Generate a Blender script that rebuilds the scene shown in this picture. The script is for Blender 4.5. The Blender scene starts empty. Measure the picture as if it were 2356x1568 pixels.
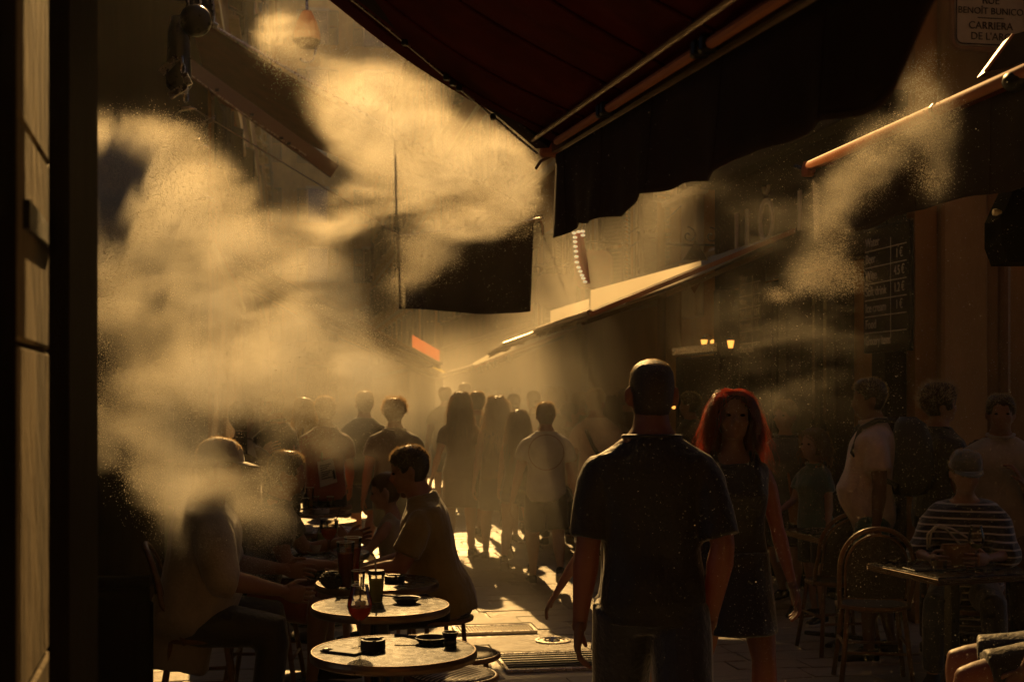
import bpy, bmesh, math, random
import numpy as np
from mathutils import Vector, Matrix, Euler, noise

scene = bpy.context.scene
COL = scene.collection
R = math.radians
random.seed(7)
rng = np.random.default_rng(7)

# ------------------------------------------------------------------ camera
EYE = 1.66                      # camera height above the street
cam_data = bpy.data.cameras.new('camera')
cam = bpy.data.objects.new('camera', cam_data)
COL.objects.link(cam)
cam.location = (0, 0, EYE)
cam.rotation_euler = (R(90), 0, 0)
cam_data.sensor_width = 36
cam_data.lens = 46.15
cam_data.shift_y = 0.0514
cam_data.clip_start = 0.05
cam_data.clip_end = 500
cam_data.dof.use_dof = True
cam_data.dof.focus_distance = 5.6
cam_data.dof.aperture_fstop = 4.5
scene.camera = cam

# ------------------------------------------------------------------ sun, sky, exposure
SUN_AZ, SUN_EL = -6.6, 28.5      # degrees; azimuth from +Y towards +X
world = bpy.data.worlds.new('World')
scene.world = world
world.use_nodes = True
wn = world.node_tree
bg = wn.nodes['Background']
sky = wn.nodes.new('ShaderNodeTexSky')
sky.sky_type = 'NISHITA'
sky.sun_disc = False
sky.sun_elevation = R(SUN_EL)
sky.sun_rotation = R(SUN_AZ)
sky.air_density = 0.6
sky.dust_density = 1.0
sky.ozone_density = 0.3
bg.inputs['Strength'].default_value = 0.05
wn.links.new(sky.outputs['Color'], bg.inputs['Color'])

sun_data = bpy.data.lights.new('sun', 'SUN')
sun = bpy.data.objects.new('sun', sun_data)
COL.objects.link(sun)
sun_dir = Vector((math.sin(R(SUN_AZ)) * math.cos(R(SUN_EL)), math.cos(R(SUN_AZ)) * math.cos(R(SUN_EL)), math.sin(R(SUN_EL))))
sun.rotation_euler = sun_dir.to_track_quat('Z', 'Y').to_euler()
sun.location = sun_dir * 60
sun_data.energy = 5.0
sun_data.angle = R(0.5)
sun_data.color = (1.0, 0.575, 0.185)

scene.view_settings.view_transform = 'Standard'
scene.view_settings.look = 'None'
scene.view_settings.exposure = 0.0
scene.view_settings.gamma = 1.0
scene.render.engine = 'CYCLES'
cy = scene.cycles
cy.max_bounces = 6
cy.diffuse_bounces = 1
cy.glossy_bounces = 3
cy.transmission_bounces = 6
cy.transparent_max_bounces = 16
cy.volume_bounces = 0
cy.caustics_reflective = False
cy.caustics_refractive = False
cy.sample_clamp_indirect = 6
cy.volume_step_rate = 1.6
cy.volume_max_steps = 512
cy.use_denoising = True

# ------------------------------------------------------------------ frames of reference
FPX, CX, CY = 3020.0, 1178.0, 905.0

def P(px, py, Y):
    """World point seen at photo position (px, py) when it stands Y metres ahead."""
    return Vector(((px - CX) / FPX * Y, Y, EYE - (py - CY) / FPX * Y))

STREET = R(9.7)                  # the street runs 9.7 degrees to the left of the view
DU = Vector((-math.sin(STREET), math.cos(STREET), 0))
DV = Vector((math.cos(STREET), math.sin(STREET), 0))

def S(u, v, z=0.0):
    """Point u metres along the street, v metres to its right."""
    return DU * u + DV * v + Vector((0, 0, z))

def uv_of(p):
    return p.dot(DU), p.dot(DV)

ZR = STREET                      # rotation of street-aligned objects

# ------------------------------------------------------------------ materials
def mat(name, color, rough=0.6, metallic=0.0, spec=0.5, vary=0.0, scale=8.0, bump=0.0, bscale=40.0, stretch=(1, 1, 1),
        dark=None, transl=0.0, transl_col=None, emit=None, emit_strength=0.0, transmission=0.0, ior=1.45, coat=0.0, rvar=0.0):
    m = bpy.data.materials.new(name)
    m.use_nodes = True
    nt = m.node_tree
    b = nt.nodes['Principled BSDF']
    out = nt.nodes['Material Output']
    c = (*color, 1) if len(color) == 3 else color
    b.inputs['Base Color'].default_value = c
    b.inputs['Roughness'].default_value = rough
    b.inputs['Metallic'].default_value = metallic
    b.inputs['Specular IOR Level'].default_value = spec
    b.inputs['IOR'].default_value = ior
    b.inputs['Transmission Weight'].default_value = transmission
    b.inputs['Coat Weight'].default_value = coat
    if emit:
        b.inputs['Emission Color'].default_value = (*emit, 1)
        b.inputs['Emission Strength'].default_value = emit_strength
    if vary or bump or rvar:
        tc = nt.nodes.new('ShaderNodeTexCoord')
        mp = nt.nodes.new('ShaderNodeMapping')
        mp.inputs['Scale'].default_value = stretch
        nt.links.new(tc.outputs['Object'], mp.inputs['Vector'])
    if vary or rvar:
        n1 = nt.nodes.new('ShaderNodeTexNoise')
        n1.inputs['Scale'].default_value = scale
        n1.inputs['Detail'].default_value = 8
        n1.inputs['Roughness'].default_value = 0.65
        nt.links.new(mp.outputs['Vector'], n1.inputs['Vector'])
        if vary:
            ramp = nt.nodes.new('ShaderNodeValToRGB')
            d = dark or tuple(max(0, x * (1 - vary)) for x in color[:3])
            l = tuple(min(1, x * (1 + vary * 0.6)) for x in color[:3])
            ramp.color_ramp.elements[0].position = 0.32
            ramp.color_ramp.elements[1].position = 0.68
            ramp.color_ramp.elements[0].color = (*d, 1)
            ramp.color_ramp.elements[1].color = (*l, 1)
            nt.links.new(n1.outputs['Fac'], ramp.inputs['Fac'])
            nt.links.new(ramp.outputs['Color'], b.inputs['Base Color'])
        if rvar:
            mr = nt.nodes.new('ShaderNodeMapRange')
            mr.inputs['From Min'].default_value = 0.3
            mr.inputs['From Max'].default_value = 0.7
            mr.inputs['To Min'].default_value = max(0.03, rough - rvar)
            mr.inputs['To Max'].default_value = min(1, rough + rvar)
            nt.links.new(n1.outputs['Fac'], mr.inputs['Value'])
            nt.links.new(mr.outputs['Result'], b.inputs['Roughness'])
    if bump:
        n2 = nt.nodes.new('ShaderNodeTexNoise')
        n2.inputs['Scale'].default_value = bscale
        n2.inputs['Detail'].default_value = 6
        nt.links.new(mp.outputs['Vector'], n2.inputs['Vector'])
        bp = nt.nodes.new('ShaderNodeBump')
        bp.inputs['Strength'].default_value = min(1, bump)
        bp.inputs['Distance'].default_value = 0.01
        nt.links.new(n2.outputs['Fac'], bp.inputs['Height'])
        nt.links.new(bp.outputs['Normal'], b.inputs['Normal'])
    if transl > 0:
        tr = nt.nodes.new('ShaderNodeBsdfTranslucent')
        tr.inputs['Color'].default_value = (*(transl_col or color[:3]), 1)
        mx = nt.nodes.new('ShaderNodeMixShader')
        mx.inputs['Fac'].default_value = transl
        nt.links.new(b.outputs['BSDF'], mx.inputs[1])
        nt.links.new(tr.outputs['BSDF'], mx.inputs[2])
        nt.links.new(mx.outputs['Shader'], out.inputs['Surface'])
    return m

def glass_mat(name, color=(1, 1, 1), rough=0.02):
    """Thin-walled glass: see-through and glossy, cheap to light."""
    m = bpy.data.materials.new(name)
    m.use_nodes = True
    nt = m.node_tree
    nt.nodes.remove(nt.nodes['Principled BSDF'])
    out = nt.nodes['Material Output']
    t = nt.nodes.new('ShaderNodeBsdfTransparent')
    t.inputs['Color'].default_value = (*color, 1)
    g = nt.nodes.new('ShaderNodeBsdfGlossy')
    g.inputs['Roughness'].default_value = rough
    fr = nt.nodes.new('ShaderNodeFresnel')
    fr.inputs['IOR'].default_value = 1.5
    mx = nt.nodes.new('ShaderNodeMixShader')
    nt.links.new(fr.outputs['Fac'], mx.inputs['Fac'])
    nt.links.new(t.outputs['BSDF'], mx.inputs[1])
    nt.links.new(g.outputs['BSDF'], mx.inputs[2])
    nt.links.new(mx.outputs['Shader'], out.inputs['Surface'])
    return m

M = {}
M['stone'] = mat('paving stone', (0.43, 0.36, 0.275), 0.4, vary=0.5, scale=3.2, bump=1.0, bscale=9, stretch=(1, 5, 1), spec=0.75, rvar=0.15)
M['mortar'] = mat('pale joint', (0.5, 0.44, 0.34), 0.3, vary=0.25, scale=6, bump=0.4, bscale=30, spec=0.7)
M['iron'] = mat('cast iron', (0.09, 0.085, 0.08), 0.42, metallic=0.7, vary=0.3, scale=20, bump=0.3, bscale=90)
M['steel'] = mat('bright steel', (0.55, 0.52, 0.48), 0.28, metallic=1.0, rvar=0.1, scale=30)
M['ochre'] = mat('ochre render', (0.46, 0.23, 0.08), 0.9, vary=0.35, scale=1.6, bump=0.35, bscale=25, stretch=(1, 1, 0.5))
M['ochre_pale'] = mat('pale ochre render', (0.5, 0.31, 0.13), 0.9, vary=0.35, scale=1.3, bump=0.35, bscale=22, stretch=(1, 1, 0.5))
M['brick_red'] = mat('red render', (0.26, 0.1, 0.055), 0.9, vary=0.35, scale=1.5, bump=0.35, bscale=25)
M['pillar'] = mat('rough pale stone', (0.3, 0.23, 0.14), 0.85, vary=0.6, scale=7, bump=0.9, bscale=35, stretch=(1, 1, 0.3))
M['black_wood'] = mat('black painted wood', (0.018, 0.016, 0.014), 0.55, spec=0.06, vary=0.3, scale=9, bump=0.2, bscale=40, stretch=(4, 4, 0.5))
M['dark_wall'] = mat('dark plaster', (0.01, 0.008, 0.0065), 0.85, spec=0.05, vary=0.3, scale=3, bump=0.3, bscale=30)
M['shutter'] = mat('grey green shutter paint', (0.12, 0.14, 0.12), 0.6, vary=0.25, scale=14, bump=0.15, bscale=60)
M['trim'] = mat('pale trim render', (0.5, 0.42, 0.3), 0.85, vary=0.25, scale=5, bump=0.3, bscale=30)
M['window_glass'] = mat('dark window glass', (0.02, 0.022, 0.024), 0.06, spec=0.7, rvar=0.03, scale=4)
M['roof_tile'] = mat('clay roof tile', (0.3, 0.13, 0.07), 0.85, vary=0.4, scale=6, bump=0.4)
M['red_fabric'] = mat('dark red awning canvas', (0.11, 0.018, 0.012), 0.85, vary=0.55, scale=4, bump=0.4, bscale=260, transl=0.22, transl_col=(0.17, 0.026, 0.014), spec=0.2)
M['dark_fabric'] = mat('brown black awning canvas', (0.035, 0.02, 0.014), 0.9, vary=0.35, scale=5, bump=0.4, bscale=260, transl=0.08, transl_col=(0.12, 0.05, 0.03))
M['cream_fabric'] = mat('cream awning canvas', (0.72, 0.66, 0.52), 0.8, vary=0.12, scale=6, bump=0.2, bscale=200, transl=0.5, transl_col=(0.8, 0.72, 0.52))
M['salmon_fabric'] = mat('salmon awning canvas', (0.62, 0.16, 0.09), 0.8, vary=0.15, scale=6, transl=0.5, transl_col=(0.75, 0.2, 0.1))
M['yellow_fabric'] = mat('yellow awning canvas', (0.7, 0.52, 0.08), 0.8, vary=0.12, scale=6, transl=0.5, transl_col=(0.8, 0.6, 0.1))
M['bronze'] = mat('bronze anodised aluminium', (0.22, 0.15, 0.1), 0.38, metallic=0.8, rvar=0.1, scale=18)
M['orange_bar'] = mat('salmon painted tube', (0.5, 0.2, 0.11), 0.65, spec=0.25, vary=0.12, scale=12)
M['black_metal'] = mat('black painted metal', (0.02, 0.02, 0.02), 0.32, metallic=0.3, rvar=0.1, scale=16)
M['table_top'] = mat('dark laminate table top', (0.02, 0.016, 0.012), 0.26, spec=0.5, vary=0.2, scale=24, bump=0.06, bscale=160, rvar=0.06)
M['table_edge'] = mat('dark brass table edge', (0.16, 0.1, 0.055), 0.35, metallic=0.7, rvar=0.1, scale=20)
M['rattan'] = mat('brown rattan cane', (0.2, 0.095, 0.04), 0.42, vary=0.35, scale=30, bump=0.25, bscale=80)
M['weave_dark'] = mat('dark woven cane', (0.05, 0.035, 0.026), 0.5, vary=0.4, scale=60, bump=0.6, bscale=140)
M['weave_pale'] = mat('pale woven strip', (0.6, 0.53, 0.44), 0.4, vary=0.2, scale=40)
M['glass'] = glass_mat('drinking glass', (0.9, 0.88, 0.84), 0.03)
M['clear'] = glass_mat('clear glass panel', (0.75, 0.78, 0.7), 0.05)
M['red_drink'] = mat('red drink', (0.25, 0.04, 0.01), 0.06, spec=.8, transl=0.75, transl_col=(0.95, 0.2, 0.035))
M['cola'] = mat('dark cola', (0.1, 0.02, 0.008), 0.08, transl=0.5, transl_col=(0.4, 0.05, 0.015))
M['lemonade'] = mat('cloudy lemonade', (0.5, 0.5, 0.2), 0.2, transl=0.6, transl_col=(0.75, 0.72, 0.3))
M['beer'] = mat('pale beer', (0.7, 0.42, 0.08), 0.15, transl=0.6, transl_col=(0.9, 0.6, 0.15))
M['black_plastic'] = mat('black plastic', (0.012, 0.012, 0.012), 0.4, spec=0.3, rvar=0.1, scale=20)
M['ceramic'] = mat('pale ceramic', (0.6, 0.54, 0.46), 0.3, vary=0.08, scale=9)
M['paper'] = mat('white paper', (0.74, 0.7, 0.62), 0.8, vary=0.06, scale=8, transl=0.25)
M['ink'] = mat('dark ink', (0.06, 0.045, 0.035), 0.8, vary=0.1)
M['chalk'] = mat('white chalk lettering', (0.85, 0.82, 0.75), 0.8, vary=0.25, scale=60)
M['enamel'] = mat('cream enamel plaque', (0.6, 0.52, 0.38), 0.35, vary=0.15, scale=6)
M['pipe'] = mat('painted pipe', (0.3, 0.17, 0.08), 0.6, vary=0.2, scale=8)
M['lamp_glow'] = mat('lit lamp glass', (0.9, 0.5, 0.15), 0.4, emit=(1.0, 0.42, 0.07), emit_strength=1.8)
M['bulb_white'] = mat('white bulb', (0.85, 0.8, 0.7), 0.3, emit=(1.0, 0.8, 0.45), emit_strength=0.55)
M['red_sign'] = mat('red sign paint', (0.4, 0.045, 0.03), 0.5, vary=0.2, scale=9)
M['rope'] = mat('cream cord', (0.72, 0.64, 0.5), 0.7, vary=0.15, scale=50)
M['leather'] = mat('tan leather', (0.34, 0.15, 0.05), 0.5, vary=0.2, scale=14, bump=0.2, bscale=90)
M['backpack'] = mat('black nylon', (0.012, 0.012, 0.013), 0.6, vary=0.3, scale=30, bump=0.3, bscale=200)
M['lantern_pink'] = mat('frosted lantern glass', (0.7, 0.42, 0.28), 0.35, transl=0.5, transl_col=(0.85, 0.5, 0.3))

def matte(name, color, vary=.3, scale=3.0):
    """Chalky, fully matt surface."""
    m = mat(name, color, 1.0, vary=vary, scale=scale)
    nt = m.node_tree
    d = nt.nodes.new('ShaderNodeBsdfDiffuse')
    b = nt.nodes['Principled BSDF']
    for l in list(nt.links):
        if l.to_node == b and l.to_socket.name == 'Base Color': nt.links.new(l.from_socket, d.inputs['Color'])
    nt.links.new(d.outputs['BSDF'], nt.nodes['Material Output'].inputs['Surface'])
    return m
M['dark_wall'] = matte('soot dark plaster', (0.012, 0.009, 0.007))  # even near black tone, fully matt
M['speaker'] = matte('matt black cabinet', (0.006, 0.006, 0.006))

# people
def skin(name, c):
    return mat(name, c, 0.5, vary=0.14, scale=12, bump=0.12, bscale=180, transl=0.14, transl_col=(0.75, 0.16, 0.06))
M['skin_fair'] = skin('fair skin', (0.5, 0.29, 0.2))
M['skin_tan'] = skin('tanned skin', (0.33, 0.17, 0.1))
M['skin_dark'] = skin('brown skin', (0.18, 0.09, 0.055))
def cloth(name, c, transl=0.06, fuzz=0.85):
    m = mat(name, c, 0.55, vary=0.22, scale=9, bump=0.5, bscale=55, spec=0.45, transl=transl)
    b = m.node_tree.nodes['Principled BSDF']
    b.inputs['Sheen Weight'].default_value = fuzz
    b.inputs['Sheen Roughness'].default_value = 0.4
    return m
M['cloth_black'] = cloth('black cotton', (0.012, 0.011, 0.0105), 0.02, 0.3)
M['cloth_navy'] = cloth('dark navy cotton', (0.016, 0.017, 0.024), 0.02)
M['cloth_white'] = cloth('white cotton', (0.82, 0.79, 0.72), 0.3)
M['cloth_cream'] = cloth('cream linen', (0.5, 0.42, 0.3), 0.16)
M['cloth_pale'] = cloth('pale pink cotton', (0.78, 0.6, 0.5), 0.12)
M['cloth_olive'] = cloth('olive mustard cotton', (0.3, 0.21, 0.05), 0.14)
M['cloth_grey'] = cloth('grey green cotton', (0.12, 0.13, 0.1), 0.08)
M['cloth_brown'] = cloth('brown cotton', (0.15, 0.08, 0.04), 0.1)
M['cloth_red'] = cloth('red cotton', (0.3, 0.05, 0.035), 0.12)
M['cloth_teal'] = cloth('teal cotton', (0.05, 0.13, 0.12), 0.06)
M['denim'] = cloth('blue denim', (0.04, 0.055, 0.08), 0.02)
M['shoe_black'] = mat('black shoe canvas', (0.015, 0.014, 0.013), 0.7, vary=0.2, scale=30)
M['sole_white'] = mat('white rubber sole', (0.62, 0.56, 0.48), 0.6, vary=0.15, scale=20)
def hair(name, c, tc, t=0.45):
    return mat(name, c, 0.38, vary=0.35, scale=22, spec=0.6, stretch=(6, 6, 0.6), transl=t, transl_col=tc)
M['hair_black'] = hair('black hair', (0.012, 0.009, 0.007), (0.3, 0.15, 0.06), 0.3)
M['hair_brown'] = hair('brown hair', (0.05, 0.026, 0.013), (0.5, 0.26, 0.1))
M['hair_light'] = hair('light brown hair', (0.16, 0.09, 0.04), (0.8, 0.5, 0.2))
M['hair_blond'] = hair('blond hair', (0.42, 0.28, 0.12), (0.9, 0.62, 0.28), 0.5)
M['hair_red'] = hair('dyed red hair', (0.03, 0.006, 0.005), (0.98, 0.12, 0.035), 0.38)
M['hair_red_base'] = mat('dark red hair root', (0.05, 0.006, 0.005), 0.4, vary=0.3, scale=30, spec=0.5)
M['hair_tips'] = hair('backlit hair tips', (0.05, 0.03, 0.017), (0.9, 0.6, 0.3), 0.5)
M['scalp_dark'] = mat('short dark hair', (0.03, 0.02, 0.013), 0.45, vary=0.3, scale=60, spec=0.5, bump=0.4, bscale=300)
M['pit'] = mat('black drain pit', (0.004, 0.004, 0.004), 0.9, spec=0.0, vary=0.1)
M['eye'] = matte('eye', (0.012, 0.009, 0.008), .05)

# ------------------------------------------------------------------ object helpers
def link_mesh(name, me, m=None, parent=None, loc=None, rot=None):
    o = bpy.data.objects.new(name, me)
    COL.objects.link(o)
    if m is not None:
        me.materials.clear()
        me.materials.append(m)
    if parent is not None:
        o.parent = parent
    if loc is not None:
        o.location = loc
    if rot is not None:
        o.rotation_euler = rot
    return o

def obj(name, bm, m=None, parent=None, loc=None, rot=None, smooth=False):
    me = bpy.data.meshes.new(name)
    bm.normal_update()
    bm.to_mesh(me)
    bm.free()
    if smooth:
        me.polygons.foreach_set('use_smooth', [True] * len(me.polygons))
    return link_mesh(name, me, m, parent, loc, rot)

def tag(o, label=None, cat=None, group=None, kind=None):
    if label: o['label'] = label
    if cat: o['category'] = cat
    if group: o['group'] = group
    if kind: o['kind'] = kind
    return o

def thing(name, label, cat, loc=(0, 0, 0), rotz=0.0, group=None):
    o = bpy.data.objects.new(name, None)
    COL.objects.link(o)
    o.empty_display_size = 0.1
    o.location = loc
    o.rotation_euler = (0, 0, rotz)
    return tag(o, label, cat, group)

def children(o):
    return [c for c in bpy.data.objects if c.parent == o]

def copy_tree(o, parent=None):
    c = o.copy()
    COL.objects.link(c)
    if parent is not None:
        c.parent = parent
    for ch in children(o):
        copy_tree(ch, c)
    return c

# ------------------------------------------------------------------ shape helpers (all add to a bmesh)
def box(bm, c, s, rot=None, bevel=0.0):
    """Box centred at c with full sizes s, optional 3x3 rotation, chamfered edges."""
    r = bmesh.ops.create_cube(bm, size=1.0)
    vs = r['verts']
    bmesh.ops.scale(bm, vec=Vector(s), verts=vs)
    if bevel > 0:
        es = list({e for v in vs for e in v.link_edges})
        rb = bmesh.ops.bevel(bm, geom=es, offset=bevel, segments=1, affect='EDGES')
        vs = list({v for f in rb['faces'] for v in f.verts} | {v for v in vs if v.is_valid})
    mtx = Matrix.Translation(Vector(c))
    if rot is not None:
        mtx = mtx @ rot.to_4x4()
    bmesh.ops.transform(bm, matrix=mtx, verts=[v for v in vs if v.is_valid])
    return vs

def ring_loft(bm, rings, cap=True, closed=True):
    """Skin a list of rings (each a list of points, same length)."""
    vr = [[bm.verts.new(p) for p in ring] for ring in rings]
    n = len(vr[0])
    for a, b in zip(vr[:-1], vr[1:]):
        for i in range(n if closed else n - 1):
            j = (i + 1) % n
            try:
                bm.faces.new((a[i], a[j], b[j], b[i]))
            except ValueError:
                pass
    if cap and closed:
        bm.faces.new(list(reversed(vr[0])))
        bm.faces.new(vr[-1])
    return vr

def tube(bm, pts, rad, n=8, cap=True):
    """Round tube along points; rad a number or one per point."""
    pts = [Vector(p) for p in pts]
    if not hasattr(rad, '__len__'):
        rad = [rad] * len(pts)
    rings = []
    ref = None
    for i, p in enumerate(pts):
        t = (pts[min(i + 1, len(pts) - 1)] - pts[max(i - 1, 0)])
        if t.length < 1e-9:
            t = Vector((0, 0, 1))
        t.normalize()
        if ref is None:
            ref = Vector((0, 0, 1)) if abs(t.z) < 0.9 else Vector((1, 0, 0))
        a = ref - t * ref.dot(t)
        if a.length < 1e-6:
            a = t.orthogonal()
        a.normalize()
        ref = a
        b = t.cross(a)
        rings.append([p + (a * math.cos(2 * math.pi * k / n) + b * math.sin(2 * math.pi * k / n)) * rad[i] for k in range(n)])
    return ring_loft(bm, rings, cap)

def lathe(bm, prof, n=24, c=(0, 0, 0), cap=True):
    """Revolve (r, z) pairs round z."""
    c = Vector(c)
    rings = [[c + Vector((r * math.cos(2 * math.pi * k / n), r * math.sin(2 * math.pi * k / n), z)) for k in range(n)] for r, z in prof]
    return ring_loft(bm, rings, cap)

def ell(bm, c, r, nu=12, nv=8, rot=None):
    """Ellipsoid."""
    c = Vector(c)
    rings = []
    for j in range(1, nv):
        th = math.pi * j / nv
        ring = []
        for k in range(nu):
            ph = 2 * math.pi * k / nu
            p = Vector((r[0] * math.sin(th) * math.cos(ph), r[1] * math.sin(th) * math.sin(ph), -r[2] * math.cos(th)))
            if rot is not None:
                p = rot @ p
            ring.append(c + p)
        rings.append(ring)
    return ring_loft(bm, rings, True)

def plate(bm, outline, thick, axis=Vector((0, 0, 1))):
    """Flat outline (points) given thickness along axis."""
    a = [bm.verts.new(Vector(p)) for p in outline]
    b = [bm.verts.new(Vector(p) + axis * thick) for p in outline]
    n = len(a)
    bm.faces.new(list(reversed(a)))
    bm.faces.new(b)
    for i in range(n):
        j = (i + 1) % n
        bm.faces.new((a[i], a[j], b[j], b[i]))

def sheet(bm, grid, thick=0.004):
    """A cloth sheet: grid of points (rows), given real thickness."""
    rows, cols = len(grid), len(grid[0])
    def nrm(i, j):
        a = Vector(grid[min(i + 1, rows - 1)][j]) - Vector(grid[max(i - 1, 0)][j])
        b = Vector(grid[i][min(j + 1, cols - 1)]) - Vector(grid[i][max(j - 1, 0)])
        k = a.cross(b)
        return k.normalized() if k.length > 1e-9 else Vector((0, 0, 1))
    top = [[bm.verts.new(Vector(grid[i][j])) for j in range(cols)] for i in range(rows)]
    bot = [[bm.verts.new(Vector(grid[i][j]) - nrm(i, j) * thick) for j in range(cols)] for i in range(rows)]
    for i in range(rows - 1):
        for j in range(cols - 1):
            bm.faces.new((top[i][j], top[i + 1][j], top[i + 1][j + 1], top[i][j + 1]))
            bm.faces.new((bot[i][j], bot[i][j + 1], bot[i + 1][j + 1], bot[i + 1][j]))
    for i in range(rows - 1):
        bm.faces.new((top[i][0], bot[i][0], bot[i + 1][0], top[i + 1][0]))
        bm.faces.new((top[i][-1], top[i + 1][-1], bot[i + 1][-1], bot[i][-1]))
    for j in range(cols - 1):
        bm.faces.new((top[0][j], top[0][j + 1], bot[0][j + 1], bot[0][j]))
        bm.faces.new((top[-1][j], bot[-1][j], bot[-1][j + 1], top[-1][j + 1]))

def thin_cloth(bm, grid):
    """A single layer of taut cloth."""
    vs = [[bm.verts.new(Vector(p)) for p in row] for row in grid]
    for r0, r1 in zip(vs[:-1], vs[1:]):
        for j in range(len(r0) - 1):
            bm.faces.new((r0[j], r1[j], r1[j + 1], r0[j + 1]))

def text_mesh(name, body, size, m, parent, loc, rot, depth=0.002, align='CENTER', sx=1.0):
    c = bpy.data.curves.new(name, 'FONT')
    c.body = body
    c.size = size
    c.extrude = depth
    c.align_x = align
    c.align_y = 'CENTER'
    tmp = bpy.data.objects.new(name + '_tmp', c)
    COL.objects.link(tmp)
    dg = bpy.context.evaluated_depsgraph_get()
    me = bpy.data.meshes.new_from_object(tmp.evaluated_get(dg))
    bpy.data.objects.remove(tmp)
    bpy.data.curves.remove(c)
    if sx != 1.0:
        for v in me.vertices:
            v.co.x *= sx
    return link_mesh(name, me, m, parent, loc, rot)

def smoothstep(a, b, x):
    t = max(0.0, min(1.0, (x - a) / (b - a)))
    return t * t * (3 - 2 * t)

# ================================================================== THE STREET
bm = bmesh.new()
plate(bm, [(-150, -40, -0.4), (150, -40, -0.4), (150, 260, -0.4), (-150, 260, -0.4)], 0.388)
street = tag(obj('street', bm, M['mortar']), 'narrow stone paved street running between two rows of old town houses', kind='structure')

# paving stones: a few shared slab meshes, each stone an object of its own where it shows large
def slab_mesh(k):
    r = random.Random(100 + k)
    bm = bmesh.new()
    nx, ny = 4, 2
    top = [[None] * (ny + 1) for _ in range(nx + 1)]
    for i in range(nx + 1):
        for j in range(ny + 1):
            e = 0.004 if (i in (0, nx) or j in (0, ny)) else 0.0
            top[i][j] = bm.verts.new((i / nx - 0.5 + r.uniform(-.012, .012) * (e > 0), j / ny - 0.5 + r.uniform(-.03, .03) * (e > 0), r.uniform(-.0035, .003) - e))
    for i in range(nx):
        for j in range(ny):
            bm.faces.new((top[i][j], top[i + 1][j], top[i + 1][j + 1], top[i][j + 1]))
    border = [top[i][0] for i in range(nx + 1)] + [top[nx][j] for j in range(1, ny + 1)] + [top[i][ny] for i in range(nx - 1, -1, -1)] + [top[0][j] for j in range(ny - 1, 0, -1)]
    low = [bm.verts.new((v.co.x * 1.008, v.co.y * 1.02, -0.02)) for v in border]
    n = len(border)
    for i in range(n):
        j = (i + 1) % n
        bm.faces.new((low[i], low[j], border[j], border[i]))
    me = bpy.data.meshes.new('paving_stone')
    bm.normal_update()
    bm.to_mesh(me); bm.free()
    me.materials.append(M['stone'])
    return me
SLABS = [slab_mesh(k) for k in range(9)]
ROW, JOINT = 0.262, 0.016
GRATES = [(8.95, 9.33, 1.13, 1.74), (7.72, 8.28, 1.27, 2.02)]         # u0, u1, v0, v1 kept free of stones
far_bm = bmesh.new()
u = 6.0
row_i = 0
n_single = 0
while u < 40:
    r = random.Random(int(u * 1000))
    v = -1.6 + r.uniform(-0.5, 0)
    while v < 5.6:
        w = r.uniform(0.45, 0.85)
        uc, vc = u + ROW / 2, v + w / 2
        a, b = v + JOINT / 2, v + w - JOINT / 2
        for g in GRATES:
            if g[0] - .03 < uc < g[1] + .03:
                if a < g[2] < b: b = g[2] - 0.012 if (g[2] - a) > 0.08 else a
                if a < g[3] < b: a = g[3] + 0.012 if (b - g[3]) > 0.08 else b
                if a >= g[2] - .02 and b <= g[3] + .02: b = a
        if b - a > 0.05:
            c = S(uc, (a + b) / 2, r.uniform(-0.0015, 0.0025))
            me = SLABS[r.randrange(9)]
            sc = (b - a, ROW - JOINT, 1)
            rot = (r.gauss(0, .006), r.gauss(0, .004), ZR + r.gauss(0, .004) + (math.pi if r.random() < .5 else 0))
            if u > 6.7 and u < 13.2 and v > -1.2 and v < 4.4 and n_single < 298:
                o = link_mesh('paving_stone', me, None, street, c, rot)
                o.scale = sc
                n_single += 1
            else:
                tmp = bmesh.new(); tmp.from_mesh(me)
                bmesh.ops.transform(tmp, matrix=Matrix.Translation(c) @ Euler(rot).to_matrix().to_4x4() @ Matrix.Diagonal((*sc, 1)), verts=tmp.verts)
                t2 = bpy.data.meshes.new('t'); tmp.to_mesh(t2); tmp.free()
                far_bm.from_mesh(t2); bpy.data.meshes.remove(t2)
        v += w
    u += ROW
    row_i += 1
tag(obj('paving', far_bm, M['stone'], street), kind='stuff')

# drain grates let into the paving
def grate(label, u0, u1, v0, v1, along_view, nbars):
    g = thing('drain_grate', label, 'drain grate', S((u0 + u1) / 2, (v0 + v1) / 2, 0), ZR)
    L, W = u1 - u0, v1 - v0
    bm = bmesh.new()
    t = 0.022
    box(bm, (0, -L / 2 + t / 2, 0), (W, t, 0.022), bevel=.003)
    box(bm, (0, L / 2 - t / 2, 0), (W, t, 0.022), bevel=.003)
    box(bm, (-W / 2 + t / 2, 0, 0.0), (t, L - 2 * t, 0.021), bevel=.003)
    box(bm, (W / 2 - t / 2, 0, 0.0), (t, L - 2 * t, 0.021), bevel=.003)
    obj('frame', bm, M['steel'], g)
    bm = bmesh.new()
    box(bm, (0, 0, -0.008), (W - 2 * t, L - 2 * t, 0.004))
    obj('pit', bm, M['pit'], g)  # flat black plate, the dark of the drain painted in
    bm = bmesh.new()
    if along_view:
        box(bm, (0, 0, 0), (W / nbars * 0.42, L - 2 * t - .002, 0.014), bevel=.002)
    else:
        box(bm, (0, 0, 0), (W - 2 * t - .002, L / nbars * 0.2, 0.014), bevel=.002)
    me = bpy.data.meshes.new('bar'); bm.to_mesh(me); bm.free(); me.materials.append(M['steel'] if along_view else M['iron'])
    for i in range(nbars):
        f = (i + .5) / nbars - .5
        o = link_mesh('bar', me, None, g)
        o.location = (f * (W - 2 * t), 0, 0) if along_view else (0, f * (L - 2 * t), 0)
    return g
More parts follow.
